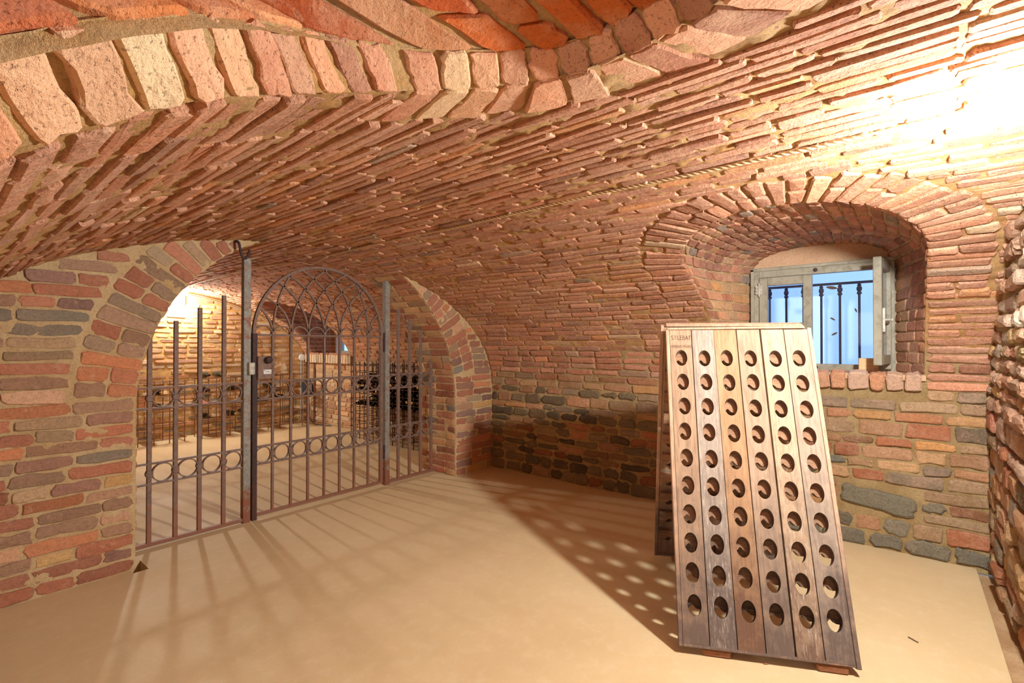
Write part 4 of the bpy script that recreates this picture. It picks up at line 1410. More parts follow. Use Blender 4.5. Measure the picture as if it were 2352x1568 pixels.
# ------------------------------------------------------------------ lamps
def bulkhead(loc, face, label):
    """oval-cornered bulkhead lamp on a wall; face = unit normal into the room"""
    f = np.array(face, float); s_ = np.array([1.0, 0, 0]); up = np.array([0, 0, 1.0])
    o = empty('bulkhead_lamp', loc, label, 'lamp')
    c = np.array(loc, float)
    m = MB(); m.box(c + f * 0.012, (0.25, 0.024, 0.15), (s_, f, up), 0.008); m.build('base', M['white_metal'], o)
    m = MB(); m.box(c + f * 0.034, (0.20, 0.024, 0.10), (s_, f, up), 0.01); m.build('diffuser', M['diffuser'], o)
    m = MB()
    for dz in (-0.055, 0.055): m.box(c + f * 0.03 + up * dz, (0.23, 0.02, 0.012), (s_, f, up))
    for dx in (-0.11, 0.11): m.box(c + f * 0.03 + s_ * dx, (0.012, 0.02, 0.12), (s_, f, up))
    m.build('rim', M['white_metal'], o)
    return o


lampA = bulkhead((LAMP1[0], V_RIGHT + 0.03, LAMP1[2]), (0, 1, 0), 'white bulkhead lamp high on the rubble wall just out of view')
lampB = bulkhead((LAMP2[0], V_FAR - 0.012, LAMP2[2]), (0, -1, 0), 'glowing white bulkhead lamp on the end wall of the back room')

# ------------------------------------------------------------------ iron gate
VG = 3.62
RAILS = (0.985, 0.858, 0.518, 0.392)


def bar(name, u, z0, z1, w, d, mat, par, v=VG):
    m = MB(); m.box((u, v, (z0 + z1) / 2), (w, d, z1 - z0), None, 0.002); return m.build(name, M[mat], par)


def hrail(name, u0, u1, z, h, d, mat, par, v=VG):
    m = MB(); m.box(((u0 + u1) / 2, v, z), (u1 - u0, d, h), None, 0.0015); return m.build(name, M[mat], par)


def ringo(u, z, r, par, mat='iron', v=VG):
    a = np.arange(28) * 2 * PI / 28
    m = MB(); m.tube(np.stack([u + r * np.cos(a), np.full(28, v), z + r * np.sin(a)], 1), 0.005, closed=True, up=(0, 1, 0), flat=(0.0035, 0.011))
    return m.build('ring', M[mat], par)


def collar(u, z, par, w=0.034, mat='iron'):
    m = MB(); m.box((u, VG, z), (w, 0.030, 0.026), None, 0.004); m.box((u, VG, z), (w * 0.8, 0.034, 0.040), None, 0.004); return m.build('collar', M[mat], par)


def arcbar(pts, par, name='tracery_bar', hw=0.006):
    P = np.array([(p[0], VG, p[1]) for p in pts])
    m = MB(); m.tube(P, 0.005, up=(0, 1, 0), flat=(hw, 0.008)); return m.build(name, M['iron'], par)


# fixed side panel beside the lock post
fl = empty('gate_side_panel', (0.95, VG, 0.0), 'fixed iron gate panel of stepped bars left of the grey lock post', 'gate panel', 'fixed panels beside the gate')
LB = (0.885, 1.0236, 1.1587, 1.304); LT = (1.315, 1.407, 1.499, 1.592)
for u, zt in zip(LB, LT):
    bar('bar', u, 0.02, zt, 0.024, 0.024, 'iron', fl); collar(u, 0.9215, fl, 0.040); collar(u, 0.455, fl, 0.040)
for z in RAILS: hrail('rail', 0.745, 1.425, z, 0.012, 0.022, 'iron', fl)
hrail('bottom_rail', 0.745, 1.425, 0.022, 0.022, 0.030, 'iron', fl)
ce = LB + (1.425,)
for i in range(4):
    for z in (0.9215, 0.455): ringo((ce[i] + ce[i + 1]) / 2 + (0.002 if i < 3 else -.004), z, 0.056, fl)
pl_ = bar('post', 1.447, -0.02, 1.865, 0.048, 0.048, 'iron_post', fl); pl_['label'] = 'grey square lock post rusting at its foot'
m = MB(); m.box((1.468, VG - 0.036, 1.085), (0.040, 0.036, 0.085), None, 0.004); m.build('strike_box', M['zinc'], fl)

# gate leaf
leaf = empty('gate', (1.4975, VG, 0.0), 'rusty wrought iron gate leaf with interlaced arch tracery and two bands of rings', 'gate')
U0, DU = 1.4975, 0.1358
bu = [U0 + DU * i for i in range(9)]
ZT = 1.325
bar('stile', bu[0] + 0.004, 0.0, ZT + 0.01, 0.034, 0.036, 'iron_dark', leaf); bar('stile', bu[8] - 0.004, 0.03, ZT + 0.01, 0.028, 0.030, 'iron', leaf)
for i in range(1, 8):
    bar('bar', bu[i], 0.035, ZT, 0.018, 0.018, 'iron', leaf); collar(bu[i], 0.9215, leaf); collar(bu[i], 0.455, leaf)
for z in RAILS: hrail('rail', bu[0], bu[8], z, 0.012, 0.022, 'iron', leaf)
hrail('top_rail', bu[0], bu[8], ZT, 0.014, 0.024, 'iron', leaf); hrail('bottom_rail', bu[0], bu[8], 0.035, 0.018, 0.026, 'iron', leaf)
for i in range(8):
    for z in (0.9215, 0.455): ringo((bu[i] + bu[i + 1]) / 2, z, 0.056, leaf)
    a = np.linspace(PI, 0, 15); c = (bu[i] + bu[i + 1]) / 2
    arcbar([(c + (DU / 2 - .003) * math.cos(t_), ZT + (DU / 2) * math.sin(t_)) for t_ in a], leaf, 'loop_bar', 0.0045)
GC = (bu[0] + bu[8]) / 2; GRR = (bu[8] - bu[0]) / 2
m = MB(); a = np.linspace(PI, 0, 49)
m.tube(np.stack([GC + GRR * np.cos(a), np.full(49, VG), ZT + GRR * np.sin(a)], 1), 0.01, up=(0, 1, 0), flat=(0.010, 0.013)); m.build('arch_bar', M['iron'], leaf)
ends = [1.773, 2.073, 2.234, 2.337, 2.412, 2.508, 2.547]
for i in range(1, 8):
    ue = ends[i - 1]; h = math.sqrt(max(0.0004, GRR ** 2 - (ue - GC) ** 2)); x = ue - bu[i]
    if x < 0.012 or h < 0.03: continue
    R = (h * h + x * x) / (2 * x)
    if R < h: R = h * 1.001
    for mir in (0, 1):
        pts = []
        for k in range(17):
            zz = h * k / 16; xx = R - math.sqrt(max(0, R * R - zz * zz)); xx = xx if R > h * 1.01 else xx * x / max(1e-6, (R - math.sqrt(max(0, R * R - h * h))))
            u = bu[i] + xx
            pts.append((2 * GC - u if mir else u, ZT + zz))
        arcbar(pts, leaf)
for i in range(1, 8): collar(bu[i], ZT + 0.012, leaf, 0.026)
lk = MB(); lk.box((1.562, VG - 0.018, 1.088), (0.098, 0.040, 0.165), None, 0.003); lk = lk.build('lock_case', M['iron'], leaf)
m = MB(); m.lathe([(0.006, 0), (0.007, 0.012), (0.022, 0.018), (0.026, 0.030), (0.020, 0.042), (0.004, 0.046)], (1.578, VG - 0.038, 1.145), (0, -1, 0), 16); m.build('knob', M['iron_dark'], lk)
m = MB(); m.box((1.578, VG - 0.040, 1.058), (0.056, 0.004, 0.032), None, 0.001); m.build('label_plate', M['white'], lk)
m = MB()
for x, z in ((1.558, 1.067), (1.598, 1.050)): m.lathe([(0.0005, 0), (0.003, 0), (0.003, 0.001), (0.0005, 0.001)], (x, VG - 0.042, z), (0, -1, 0), 8)
for k, w in enumerate((0.004, 0.003, 0.005, 0.003, 0.004)): m.box((1.569 + 0.0055 * k, VG - 0.0425, 1.0585 + 0.0004 * k), (w, 0.0008, 0.0045))
m.build('plate_mark', M['ink'], lk)

# fixed panel on the hinge side
fr = empty('gate_side_panel', (2.9, VG, 0.0), 'fixed iron gate panel of stepped bars between hinge post and brick pier', 'gate panel', 'fixed panels beside the gate')
RB = (2.77, 2.90, 3.033, 3.165); RTp = (1.579, 1.492, 1.401, 1.271)
for u, zt in zip(RB, RTp):
    bar('bar', u, 0.02, zt, 0.024, 0.024, 'iron', fr); collar(u, 0.9215, fr, 0.040); collar(u, 0.455, fr, 0.040)
for z in RAILS: hrail('rail', 2.655, 3.235, z, 0.012, 0.022, 'iron', fr)
hrail('bottom_rail', 2.655, 3.235, 0.022, 0.022, 0.030, 'iron', fr)
ce = (2.655,) + RB
for i in range(4):
    for z in (0.9215, 0.455): ringo((ce[i] + ce[i + 1]) / 2, z, 0.055, fr)
pr_ = bar('post', 2.636, -0.02, 1.85, 0.048, 0.048, 'iron_post', fr); pr_['label'] = 'grey square hinge post rusting at its foot'
for h0, h1 in ((1.19, 1.36), (0.24, 0.36)):
    m = MB(); m.tube([(2.606, VG - 0.014, h0), (2.606, VG - 0.014, h1)], 0.011, 10); m.build('hinge', M['iron_dark'], fr)

# rusty hook in the arch ring
HU, HZ = 1.262, 1.905
P = [(HU, V_GATE + 0.04, HZ + .01), (HU, V_GATE - 0.035, HZ + .012), (HU + .004, V_GATE - 0.055, HZ - .01), (HU + .01, V_GATE - 0.058, HZ - .05), (HU + .02, V_GATE - 0.058, HZ - .092), (HU + .038, V_GATE - 0.058, HZ - .102),
     (HU + .055, V_GATE - 0.058, HZ - .085), (HU + .062, V_GATE - 0.058, HZ - .055), (HU + .068, V_GATE - 0.058, HZ - .042)]
Pp = np.array(P); tq = np.linspace(0, len(P) - 1, 36)
Ps = np.stack([np.interp(tq, np.arange(len(P)), Pp[:, i]) for i in range(3)], 1)
for _ in range(3): Ps[1:-1] = (Ps[:-2] + 2 * Ps[1:-1] + Ps[2:]) / 4
m = MB(); m.tube(Ps, 0.0085, 8, up=(1, 0, 0.01)); o = m.build('wall_hook', M['iron_dark'], None, True)
props(o, 'bent rusty iron hook hanging from the arch bricks beside the lock post', 'hook')

# ------------------------------------------------------------------ twisted cable on the vault
sc_ = float(np.interp(1.945, SH.p[80:, 0][SH.p[80:, 1] > 1.2], SH.s[80:][SH.p[80:, 1] > 1.2]))
cab = empty('cable', (1.945, 1.5, 1.93), 'pale twisted electric cable clipped along the crown of the vault', 'cable')
vv = np.arange(-0.34, 3.42, 0.0065)
for k in (0, 1):
    ph = vv * 2 * PI / 0.052 + k * PI
    pp = shell.P(vv, np.full(len(vv), sc_) + 0.0042 * np.cos(ph), 0.016 + 0.0042 * np.sin(ph) + 0.004 * np.sin(vv * 4.1))
    m = MB(); m.tube(pp, 0.0043, 5, up=(0, 0, 1)); m.build('strand', M['cable'], cab, True)
for q in (0.1, 0.85, 1.6, 2.35, 3.1):
    p0 = shell.P(np.array([q]), np.array([sc_]), np.array([0.0]))[0]
    m = MB(); m.lathe([(0.008, 0), (0.011, -0.004), (0.011, -0.018), (0.007, -0.024)], p0 + [0, 0, 0.006], (0, 0, 1), 10); m.build('insulator', M['white'], cab)
P = np.array([(1.95, 3.42, 1.93), (1.98, 3.70, 1.90), (2.0, 3.95, 1.955), (1.99, 4.6, 1.985), (2.02, 5.6, 2.0), (2.08, 6.6, 2.0), (2.15, 7.58, 1.985), (2.15, 7.66, 1.95)])
tq = np.linspace(0, len(P) - 1, 60); Ps = np.stack([np.interp(tq, np.arange(len(P)), P[:, i]) for i in range(3)], 1)
m = MB(); m.tube(Ps, 0.007, 6); m.build('tail', M['cable'], cab, True)

# surface wire following the end wall's vault edge
uu = np.linspace(2.3, 3.84, 50)
for nm, dz in (('surface_wire', 0.030),):
    root = empty('surface_wire', (3.2, 7.66, 1.7), 'pale pair of surface wires following the curved top of the end wall', 'wire')
    for k in (0, 1):
        pp = np.stack([uu, np.full(50, V_FAR - 0.02), shell_z(uu + 0.02, U2C, U2A, Z2S, Z2B) - 0.035 - 0.022 * k], 1)
        m = MB(); m.tube(pp, 0.006, 6, up=(0, 1, 0)); m.build('strand', M['cable'], root)

# ------------------------------------------------------------------ riddling rack
F0 = np.array([1.953, 0.703, 0.032]); RX = np.array([0.441, -0.8976, 0.0]); RX /= np.linalg.norm(RX)
A0 = np.array([2.350, 0.922, 1.330]); R0 = np.array([2.747, 1.141, 0.032])
WR = 0.620
rack = empty('riddling_rack', ((F0 + R0 + RX * WR) / 2) * np.array([1, 1, 0]), 'folding A-frame riddling rack of weathered planks with sixty bottle holes', 'rack')
NR, PITCH_H, Y0H = 10, 0.119, 0.155
LP = float(np.linalg.norm(A0 - F0))
HRX, HRY, THK = 0.0275, 0.0405, 0.030


def plank_mesh(w, L, rows, wob):
    m = MB(); bores = set()
    ys = [0.0] + [(rows[i] + rows[i + 1]) / 2 for i in range(len(rows) - 1)]
    lo = [max(0.0, rows[0] - PITCH_H / 2)] + ys[1:]; hi = ys[1:] + [rows[-1] + PITCH_H / 2]
    for n_, flip in ((0.0, False), (-THK, True)):
        if lo[0] > 0.001: m.add([(0, 0, n_), (w, 0, n_), (w, lo[0], n_), (0, lo[0], n_)], [(0, 1, 2, 3)])
        m.add([(0, hi[-1], n_), (w, hi[-1], n_), (w, L, n_), (0, L, n_)], [(0, 1, 2, 3)])
    for r, (ya, yb) in enumerate(zip(lo, hi)):
        cx = w / 2 + wob[r][0]; cy = rows[r] + wob[r][1]
        angs = sorted(list(np.arange(24) * 2 * PI / 24 + 0.01) + [math.atan2(y - cy, x - cx) % (2 * PI) for x, y in ((0, ya), (w, ya), (w, yb), (0, yb))])
        n = len(angs)
        def rect(a):
            c, s_ = math.cos(a), math.sin(a)
            tx = ((w - cx) / c if c > 1e-9 else (0 - cx) / c if c < -1e-9 else 1e9); ty = ((yb - cy) / s_ if s_ > 1e-9 else (ya - cy) / s_ if s_ < -1e-9 else 1e9)
            t_ = min(tx, ty); return (cx + c * t_, cy + s_ * t_)
        fr_ = [rect(a) for a in angs]
        ef = [(cx + HRX * math.cos(a), cy + HRY * math.sin(a)) for a in angs]
        eb = [(cx + HRX * 0.95 * math.cos(a), cy - 0.008 + HRY * 0.97 * math.sin(a)) for a in angs]
        V = [(x, y, 0.0) for x, y in fr_] + [(x, y, 0.0) for x, y in ef] + [(x, y, -THK) for x, y in eb] + [(x, y, -THK) for x, y in fr_]
        Fs = []
        for i in range(n):
            j = (i + 1) % n
            Fs += [(i, j, n + j, n + i), (n + i, n + j, 2 * n + j, 2 * n + i), (2 * n + i, 2 * n + j, 3 * n + j, 3 * n + i)]
        bores.update(len(m.f) + q for q in range(1, 3 * n, 3)); m.add(V, Fs)
    m.add([(0, 0, 0), (0, L, 0), (0, L, -THK), (0, 0, -THK)], [(0, 1, 2, 3)]); m.add([(w, 0, 0), (w, L, 0), (w, L, -THK), (w, 0, -THK)], [(3, 2, 1, 0)])
    m.add([(0, 0, 0), (w, 0, 0), (w, 0, -THK), (0, 0, -THK)], [(3, 2, 1, 0)]); m.add([(0, L, 0), (w, L, 0), (w, L, -THK), (0, L, -THK)], [(0, 1, 2, 3)])
    return np.concatenate(m.v), m.f, bores


def panel(origin, X, Yv, facing, front):
    Yd = Yv / np.linalg.norm(Yv); N = np.cross(X, Yd); N /= np.linalg.norm(N)
    R = Matrix(((X[0], Yd[0], N[0]), (X[1], Yd[1], N[1]), (X[2], Yd[2], N[2]))).to_4x4()
    rl = np.array(rack['_w'])

    def place(o, x, y, n, tilt=0.0):
        p = origin + X * x + Yd * y + N * n
        o.parent = rack
        o.matrix_local = Matrix.Translation(Vector(p - rl)) @ R @ Matrix.Rotation(tilt, 4, 'Z')
        return o

    def local(name, V, Fs, mat):
        me = bpy.data.meshes.new(name); me.from_pydata([tuple(v) for v in V], [], Fs); me.materials.append(mat); me.update()
        o = bpy.data.objects.new(name, me); COL.objects.link(o); return o

    def lbox(name, x0, x1, y0, y1, n0, n1, mat):
        m = MB(); m.box(((x1 - x0) / 2, (y1 - y0) / 2, (n1 - n0) / 2), (x1 - x0, y1 - y0, n1 - n0), None, 0.0015)
        return place(local(name, np.concatenate(m.v), m.f, mat), x0, y0, n0)
    rows = [Y0H + PITCH_H * k for k in range(NR)]
    mats = ['wood_a', 'wood_b', 'wood_c', 'wood_d', 'wood_e', 'wood_f']
    if not front: mats = mats[::-1]
    pw = WR / 6
    planks = []
    for i in range(6):
        wob = [(rng.gauss(0, .0012), rng.gauss(0, .0015)) for _ in rows]
        gapL = 0.004 if i != 4 else 0.011
        V, Fs, bores = plank_mesh(pw - gapL / 2 - 0.0015, LP - 0.016, [r - 0.012 for r in rows], wob)
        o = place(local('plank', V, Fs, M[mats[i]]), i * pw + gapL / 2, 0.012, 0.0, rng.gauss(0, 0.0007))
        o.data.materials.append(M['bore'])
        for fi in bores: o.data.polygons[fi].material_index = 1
        planks.append(o)
    lbox('edge_strip', -0.016, 0.0, 0.0, LP + 0.004, -THK - 0.004, 0.002, M['wood_rim']); lbox('edge_strip', WR, WR + 0.016, 0.0, LP + 0.004, -THK - 0.004, 0.002, M['wood_rim'])
    lbox('top_strip', 0.0, WR, LP - 0.003, LP + 0.008, -THK - 0.004, 0.002, M['wood_rim']); lbox('bottom_strip', 0.0, WR, 0.0, 0.011, -THK - 0.004, 0.002, M['wood_rim'])
    # notched slats behind the holes
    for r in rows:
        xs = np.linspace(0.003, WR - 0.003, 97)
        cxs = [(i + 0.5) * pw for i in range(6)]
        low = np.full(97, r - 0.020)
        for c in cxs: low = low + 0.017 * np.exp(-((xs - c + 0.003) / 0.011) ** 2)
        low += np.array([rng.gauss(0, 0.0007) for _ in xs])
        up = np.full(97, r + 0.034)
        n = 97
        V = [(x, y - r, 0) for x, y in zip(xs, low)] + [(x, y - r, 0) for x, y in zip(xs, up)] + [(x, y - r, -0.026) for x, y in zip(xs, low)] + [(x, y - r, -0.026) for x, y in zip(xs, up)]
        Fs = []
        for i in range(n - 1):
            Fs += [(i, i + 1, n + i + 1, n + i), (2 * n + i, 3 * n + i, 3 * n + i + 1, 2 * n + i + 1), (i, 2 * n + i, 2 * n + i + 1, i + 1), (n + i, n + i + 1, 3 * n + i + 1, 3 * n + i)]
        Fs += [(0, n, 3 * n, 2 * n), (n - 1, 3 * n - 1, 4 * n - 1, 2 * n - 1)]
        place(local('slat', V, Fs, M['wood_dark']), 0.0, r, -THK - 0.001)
    return planks, place, local


planks, place, local = panel(F0, RX, A0 - F0, 1, True)
N_F = np.cross(RX, (A0 - F0)); N_F /= np.linalg.norm(N_F)


def lettering(text, x, y, wide, high, parent_plank, under=False):
    cu = bpy.data.curves.new('stamp', 'FONT'); cu.body = text; cu.size = 1.0
    to = bpy.data.objects.new('stamp', cu); COL.objects.link(to)
    dg = bpy.context.evaluated_depsgraph_get(); dg.update()
    me = bpy.data.meshes.new_from_object(to.evaluated_get(dg))
    bpy.data.objects.remove(to)
    vs = np.array([v.co[:] for v in me.vertices])
    mn, mx = vs.min(0), vs.max(0)
    for v in me.vertices:
        v.co = Vector(((v.co.x - mn[0]) / (mx[0] - mn[0]) * wide + x, (v.co.y - mn[1]) / (mx[1] - mn[1]) * high + y, 0.0006))
    me.materials.clear(); me.materials.append(M['text']); me.name = 'stamp'
    o = bpy.data.objects.new('stamp', me); COL.objects.link(o); o.parent = parent_plank
    return o


p1 = planks[0]
lettering('S', 0.006, 1.307, 0.010, 0.024, p1); lettering('TE', 0.0185, 1.317, 0.013, 0.013, p1)
m = MB(); m.box((0.025, 1.3125, 0.0006), (0.013, 0.0015, 0.0004)); o = local('stamp', np.concatenate(m.v), m.f, M['text']); o.parent = p1
lettering('LEBA', 0.036, 1.307, 0.050, 0.023, p1)
m = MB(); m.box((0.0915, 1.3185, 0.0006), (0.003, 0.023, 0.0004)); m.add([(0.0930, 1.330, 0.0008), (0.0958, 1.330, 0.0008), (0.1025, 1.312, 0.0008), (0.1025, 1.318, 0.0008)], [(0, 1, 2, 3)]); o = local('stamp', np.concatenate(m.v), m.f, M['text']); o.parent = p1
lettering('EPERNAY-FRANC', 0.006, 1.265, 0.096, 0.0155, p1)
# the rear panel leans back against the front one
panel(R0 + RX * WR, -RX, A0 + np.array([0.070, 0.036, -0.004]) - R0, -1, False)
rl = np.array(rack['_w'])
for sx in (0.13, 0.545):
    c = F0 + RX * sx; c[2] = 0.017
    m = MB(); m.box(c + np.array([0.046, 0.024, -0.002]), (0.11, 0.09, 0.030), (RX, (-RX[1], RX[0], 0), (0, 0, 1)), 0.006); m.build('foot_block', M['wedge'], rack)
for sx in (0.13, 0.545):
    c = R0 + RX * sx; c[2] = 0.016
    m = MB(); m.box(c, (0.10, 0.08, 0.034), (RX, (-RX[1], RX[0], 0), (0, 0, 1)), 0.006); m.build('foot_block', M['wedge'], rack)

# ------------------------------------------------------------------ back room: wire racks, bottles, wine bin
PROF = [(0.004, 0.0), (0.033, 0.0), (0.037, 0.006), (0.037, 0.185), (0.034, 0.205), (0.018, 0.235), (0.0145, 0.245), (0.0145, 0.295), (0.016, 0.297), (0.016, 0.305), (0.003, 0.306)]


def bottle(base, axis, label, group, glass='bottle', foil=None, n=12):
    axis = np.array(axis, float); axis /= np.linalg.norm(axis)
    m = MB(); m.lathe(PROF, base, axis, n); o = m.build('wine_bottle', M[glass], None, True, np.array(base))
    props(o, label, 'bottle', group)
    if foil:
        m = MB(); m.lathe([(0.0152, 0.0), (0.0152, 0.052), (0.0170, 0.053), (0.0170, 0.0625), (0.003, 0.0635)], np.array(base) + axis * 0.2445, axis, n); m.build('capsule', M[foil], o, True)
    return o


def wire_rack(u0, u1, vf, vb, zt, nv, label, zs=(0.06, 0.24, 0.42, 0.60)):
    o = empty('wire_rack', ((u0 + u1) / 2, (vf + vb) / 2, 0), label, 'rack', 'wire bottle racks on the end wall')
    for v in (vf, vb):
        for k in range(nv):
            u = u0 + (u1 - u0) * k / (nv - 1)
            m = MB(); m.tube([(u, v, 0.0), (u, v, zt)], 0.006, 6); m.build('upright', M['wire'], o)
        for z in list(zs) + [zt - 0.02]:
            m = MB(); m.tube([(u0 - .02, v - .008, z), (u1 + .02, v - .008, z)], 0.006, 6); m.build('crossbar', M['wire'], o)
    for z in list(zs) + [zt - 0.02]:
        for k in range(0, nv, 2):
            u = u0 + (u1 - u0) * k / (nv - 1)
            m = MB(); m.tube([(u, vf, z + 0.008), (u, vb, z + 0.008)], 0.005, 6); m.build('tie_bar', M['wire'], o)
    return o


wire_rack(1.50, 2.16, 7.28, 7.56, 0.80, 5, 'smaller brown wire bottle rack below the bulkhead lamp')
wire_rack(2.36, 3.74, 7.28, 7.56, 0.82, 9, 'wide brown wire bottle rack under the tilted wooden box')
# (px-derived u, shelf z, glass, capsule, flip, label)
BT = [(1.583, 0.60, 'bottle', 'foil_dark', 1, 'dark bottle on the upper tier at the near end of the smaller wire rack'),
      (1.913, 0.60, 'bottle', 'foil_gold', 1, 'dark bottle with gold capsule in the middle of the smaller rack'),
      (1.583, 0.42, 'bottle', 'foil_gold', 1, 'gold necked bottle half hidden by the brick arch edge'),
      (1.913, 0.42, 'bottle_green', 'foil_pink', 1, 'bottle with pink capsule on the middle tier of the smaller rack'),
      (2.446, 0.80, 'bottle_green', 'foil_dark', 1, 'green bottle lying on top of the wide wire rack at its near end'),
      (2.619, 0.80, 'bottle_green', 'foil_gold', 1, 'green bottle with gold capsule on top of the wide rack beside the lock post'),
      (3.136, 0.80, 'bottle', 'foil_dark', 1, 'dark bottle lying on top of the wide rack beside the wooden box'),
      (2.446, 0.60, 'bottle', 'foil_dark', 1, 'dark bottle in the upper tier of the wide rack, first from its near end'),
      (2.791, 0.60, 'bottle', 'foil_dark', 1, 'dark bottle in the upper tier of the wide rack behind the lock post'),
      (2.964, 0.60, 'bottle', 'foil_pink', 1, 'dark bottle with pink capsule seen below the lock case'),
      (3.308, 0.60, 'bottle', 'foil_dark', 1, 'dark bottle in the upper tier of the wide rack under the wooden box'),
      (2.446, 0.42, 'bottle_rose', 'foil_pink', 1, 'rose coloured bottle glowing in the wide wire rack'),
      (2.791, 0.42, 'bottle_gold', 'foil_gold', 1, 'yellow bottle glowing in the wide wire rack'),
      (3.136, 0.42, 'bottle', 'foil_dark', 1, 'dark bottle on the second tier of the wide rack, left of two'),
      (3.481, 0.42, 'bottle', 'foil_dark', 1, 'dark bottle on the second tier of the wide rack, right of two'),
      (2.446, 0.24, 'bottle', 'foil_dark', 1, 'dark bottle on the low tier of the wide rack, leftmost of three'),
      (2.791, 0.24, 'bottle', 'foil_gold', 1, 'dark bottle with gold capsule on the low tier of the wide rack'),
      (2.964, 0.24, 'bottle', 'foil_dark', 1, 'dark bottle on the low tier of the wide rack, rightmost of three')]
for (u, z, gl, fo, fl_, lab) in BT:
    bottle((u, 7.595, z + 0.045), (0.0, -1.0, 0.0), lab, 'bottles in the wire racks', gl, fo)

# dark bin of bottles along the side wall
bin_ = empty('wine_bin', (3.84, 5.1, 0), 'tall dark iron bottle bin full of bottles along the side wall', 'rack')
BV0, BV1, BU0, BU1, BZ = 4.34, 5.86, 3.70, 3.96, 1.03
ncol = 15; dv = (BV1 - BV0) / ncol
for u in (BU0, BU1):
    for k in range(ncol + 1):
        m = MB(); m.tube([(u, BV0 + dv * k, 0.0), (u, BV0 + dv * k, BZ)], 0.0065, 5); m.build('upright', M['wire_dark'], bin_)
    for k in range(11):
        z = 0.06 + 0.092 * k
        m = MB(); m.tube([(u - 0.008, BV0 - .02, z), (u - 0.008, BV1 + .02, z)], 0.0055, 5); m.build('crossbar', M['wire_dark'], bin_)
for k in range(11):
    z = 0.06 + 0.092 * k + 0.007
    for q in range(0, ncol + 1):
        m = MB(); m.tube([(BU0, BV0 + dv * q, z), (BU1, BV0 + dv * q, z)], 0.004, 4)
        if q % 3 == 0: m.build('tie_bar', M['wire_dark'], bin_)
ORD = 'first second third fourth fifth sixth seventh eighth ninth tenth eleventh twelfth thirteenth fourteenth fifteenth'.split()
ROWN = ('lowest filled row', 'second row up', 'middle filled row', 'second row down', 'topmost row')
for r in range(4, 9):
    z = 0.06 + 0.092 * r + 0.012 + 0.038
    for q in range(ncol):
        if rng.random() < (0.06 if r < 8 else 0.45): continue
        if q > 11 and rng.random() < 0.5: continue
        fo = rng.choice(['foil_dark', 'foil_dark', 'foil_gold', None, None])
        bottle((BU1 - 0.02, BV0 + dv * (q + 0.5), z), (-1, 0, 0), 'dark bottle in the tall dark bin, %s, %s column from the brick pier' % (ROWN[r - 4], ORD[q]), 'bottles in the dark bin', 'bottle', fo, 10)

# wooden box on the wire rack
bx = empty('wooden_box', (3.42, 7.42, 0.80), 'tilted pale wooden box standing open on the wide wire rack', 'box')
a1 = np.array([0.94, 0.0, 0.34]); a2 = np.array([0, 1.0, 0]); a3 = np.array([-0.34, 0, 0.94]); c0 = np.array([3.43, 7.42, 0.895])
for nm, c, sz, mt in (('side_board', c0 - a2 * 0.06, (0.19, 0.010, 0.095), 'pale_box'), ('side_board', c0 + a2 * 0.06, (0.19, 0.010, 0.095), 'pale_box'), ('bottom_board', c0 - a3 * 0.047, (0.19, 0.13, 0.010), 'pale_box'), ('end_board', c0 - a1 * 0.095, (0.010, 0.13, 0.095), 'white')):
    m = MB(); m.box(c, sz, (a1, a2, a3), 0.001); m.build(nm, M[mt], bx)
# junction box with two conduits
jb = empty('junction_box', (3.93, 7.66, 1.04), 'round white junction box with two thin conduits on the end wall', 'junction box')
m = MB(); m.lathe([(0.004, 0), (0.05, 0.0), (0.055, 0.02), (0.05, 0.045), (0.004, 0.05)], (3.93, 7.685, 1.05), (0, -1, 0), 16); m.build('cover', M['white'], jb)
for dx in (-0.018, 0.018):
    m = MB(); m.tube([(3.93 + dx, 7.665, 1.0), (3.93 + dx, 7.665, 0.05)], 0.008, 6); m.build('conduit', M['zinc'], jb)
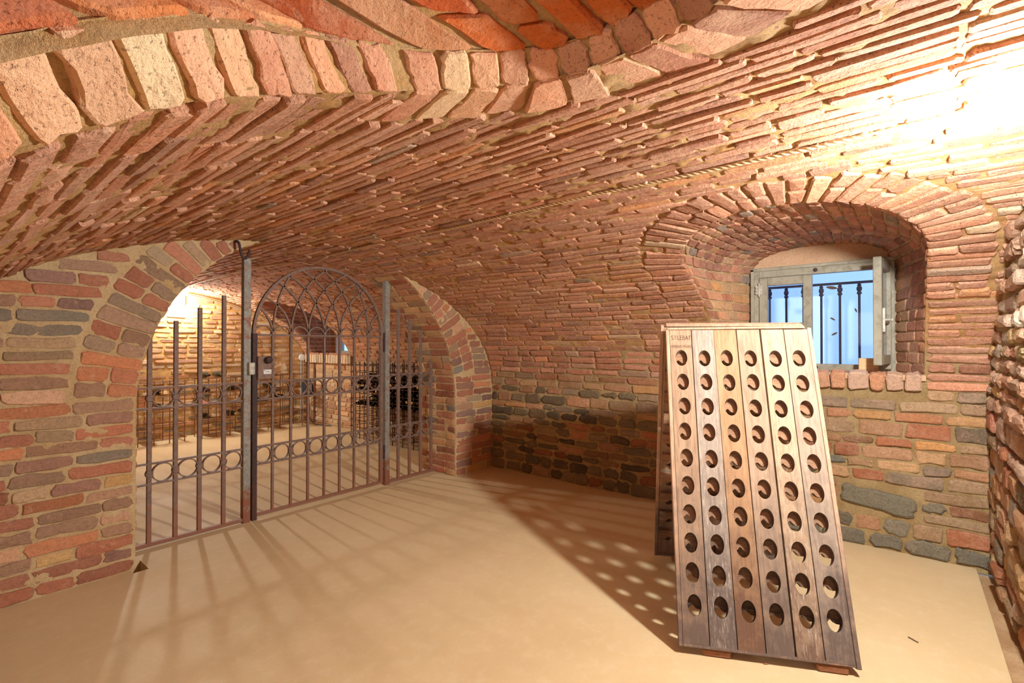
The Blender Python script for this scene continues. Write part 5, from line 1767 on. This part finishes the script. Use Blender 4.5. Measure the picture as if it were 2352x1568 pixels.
# coil of rubber cable hanging on the rack end
co = empty('cable_coil', (3.80, 7.25, 0.58), 'grey coil of rubber cable hung on the end of the wire rack', 'cable')
for k in range(5):
    a = np.arange(24) * 2 * PI / 24; rx_, rz_ = 0.085 - 0.006 * k, 0.13 - 0.004 * k
    pts = np.stack([3.80 + rx_ * np.cos(a) + 0.004 * k, 7.25 - 0.012 * k + 0.006 * np.sin(3 * a), 0.60 + rz_ * np.sin(a) - 0.008 * k], 1)
    m = MB(); m.tube(pts, 0.009, 6, closed=True, up=(0, 1, 0)); m.build('loop', M['rubber'], co, True)
P = np.array([(3.80, 7.22, 0.47), (3.82, 7.2, 0.30), (3.80, 7.18, 0.12), (3.84, 7.1, 0.03), (3.92, 6.95, 0.012), (3.98, 6.85, 0.012)])
tq = np.linspace(0, 5, 30); m = MB(); m.tube(np.stack([np.interp(tq, np.arange(6), P[:, i]) for i in range(3)], 1), 0.008, 6); m.build('tail', M['rubber'], co, True)
m = MB(); m.tube([(4.03, 7.45, 0.0), (4.03, 7.45, 1.0)], 0.018, 10)
o = m.build('drain_pipe', M['pipe'], None); props(o, 'thin brown pipe rising in the corner beside the back room sill', 'pipe')

# small litter on the floor
def twig(name, pts, r, mat, label, cat):
    m = MB(); m.tube(pts, r, 5); o = m.build(name, M[mat], None); props(o, label, cat); return o


def on_floor(px, py, h=0.004):
    dx = (px - 1176) / F_PX; up = (784 - py) / F_PX
    f = math.cos(PITCH) - up * math.sin(PITCH); z = math.sin(PITCH) + up * math.cos(PITCH)
    s_ = (h - CAM[2]) / z
    return np.array([CAM[0] + s_ * (f * FW2[0] + dx * RT2[0]), CAM[1] + s_ * (f * FW2[1] + dx * RT2[1]), h])


twig('twig', [on_floor(2086, 1462, .003), on_floor(2097, 1468, .004), on_floor(2109, 1475, .003)], 0.0022, 'leaf', 'thin dark twig on the screed right of the riddling rack', 'twig')
c = on_floor(1759, 1523, 0.003); m = MB(); m.box(c, (0.018, 0.008, 0.004), ((0.6, -0.8, 0.1), (0.8, 0.6, 0), (0, 0, 1)), 0.001)
o = m.build('wood_chip', M['wedge'], None); props(o, 'small wood chip on the floor in front of the rack', 'wood chip')

for o in bpy.data.objects:
    if '_w' in o: del o['_w']
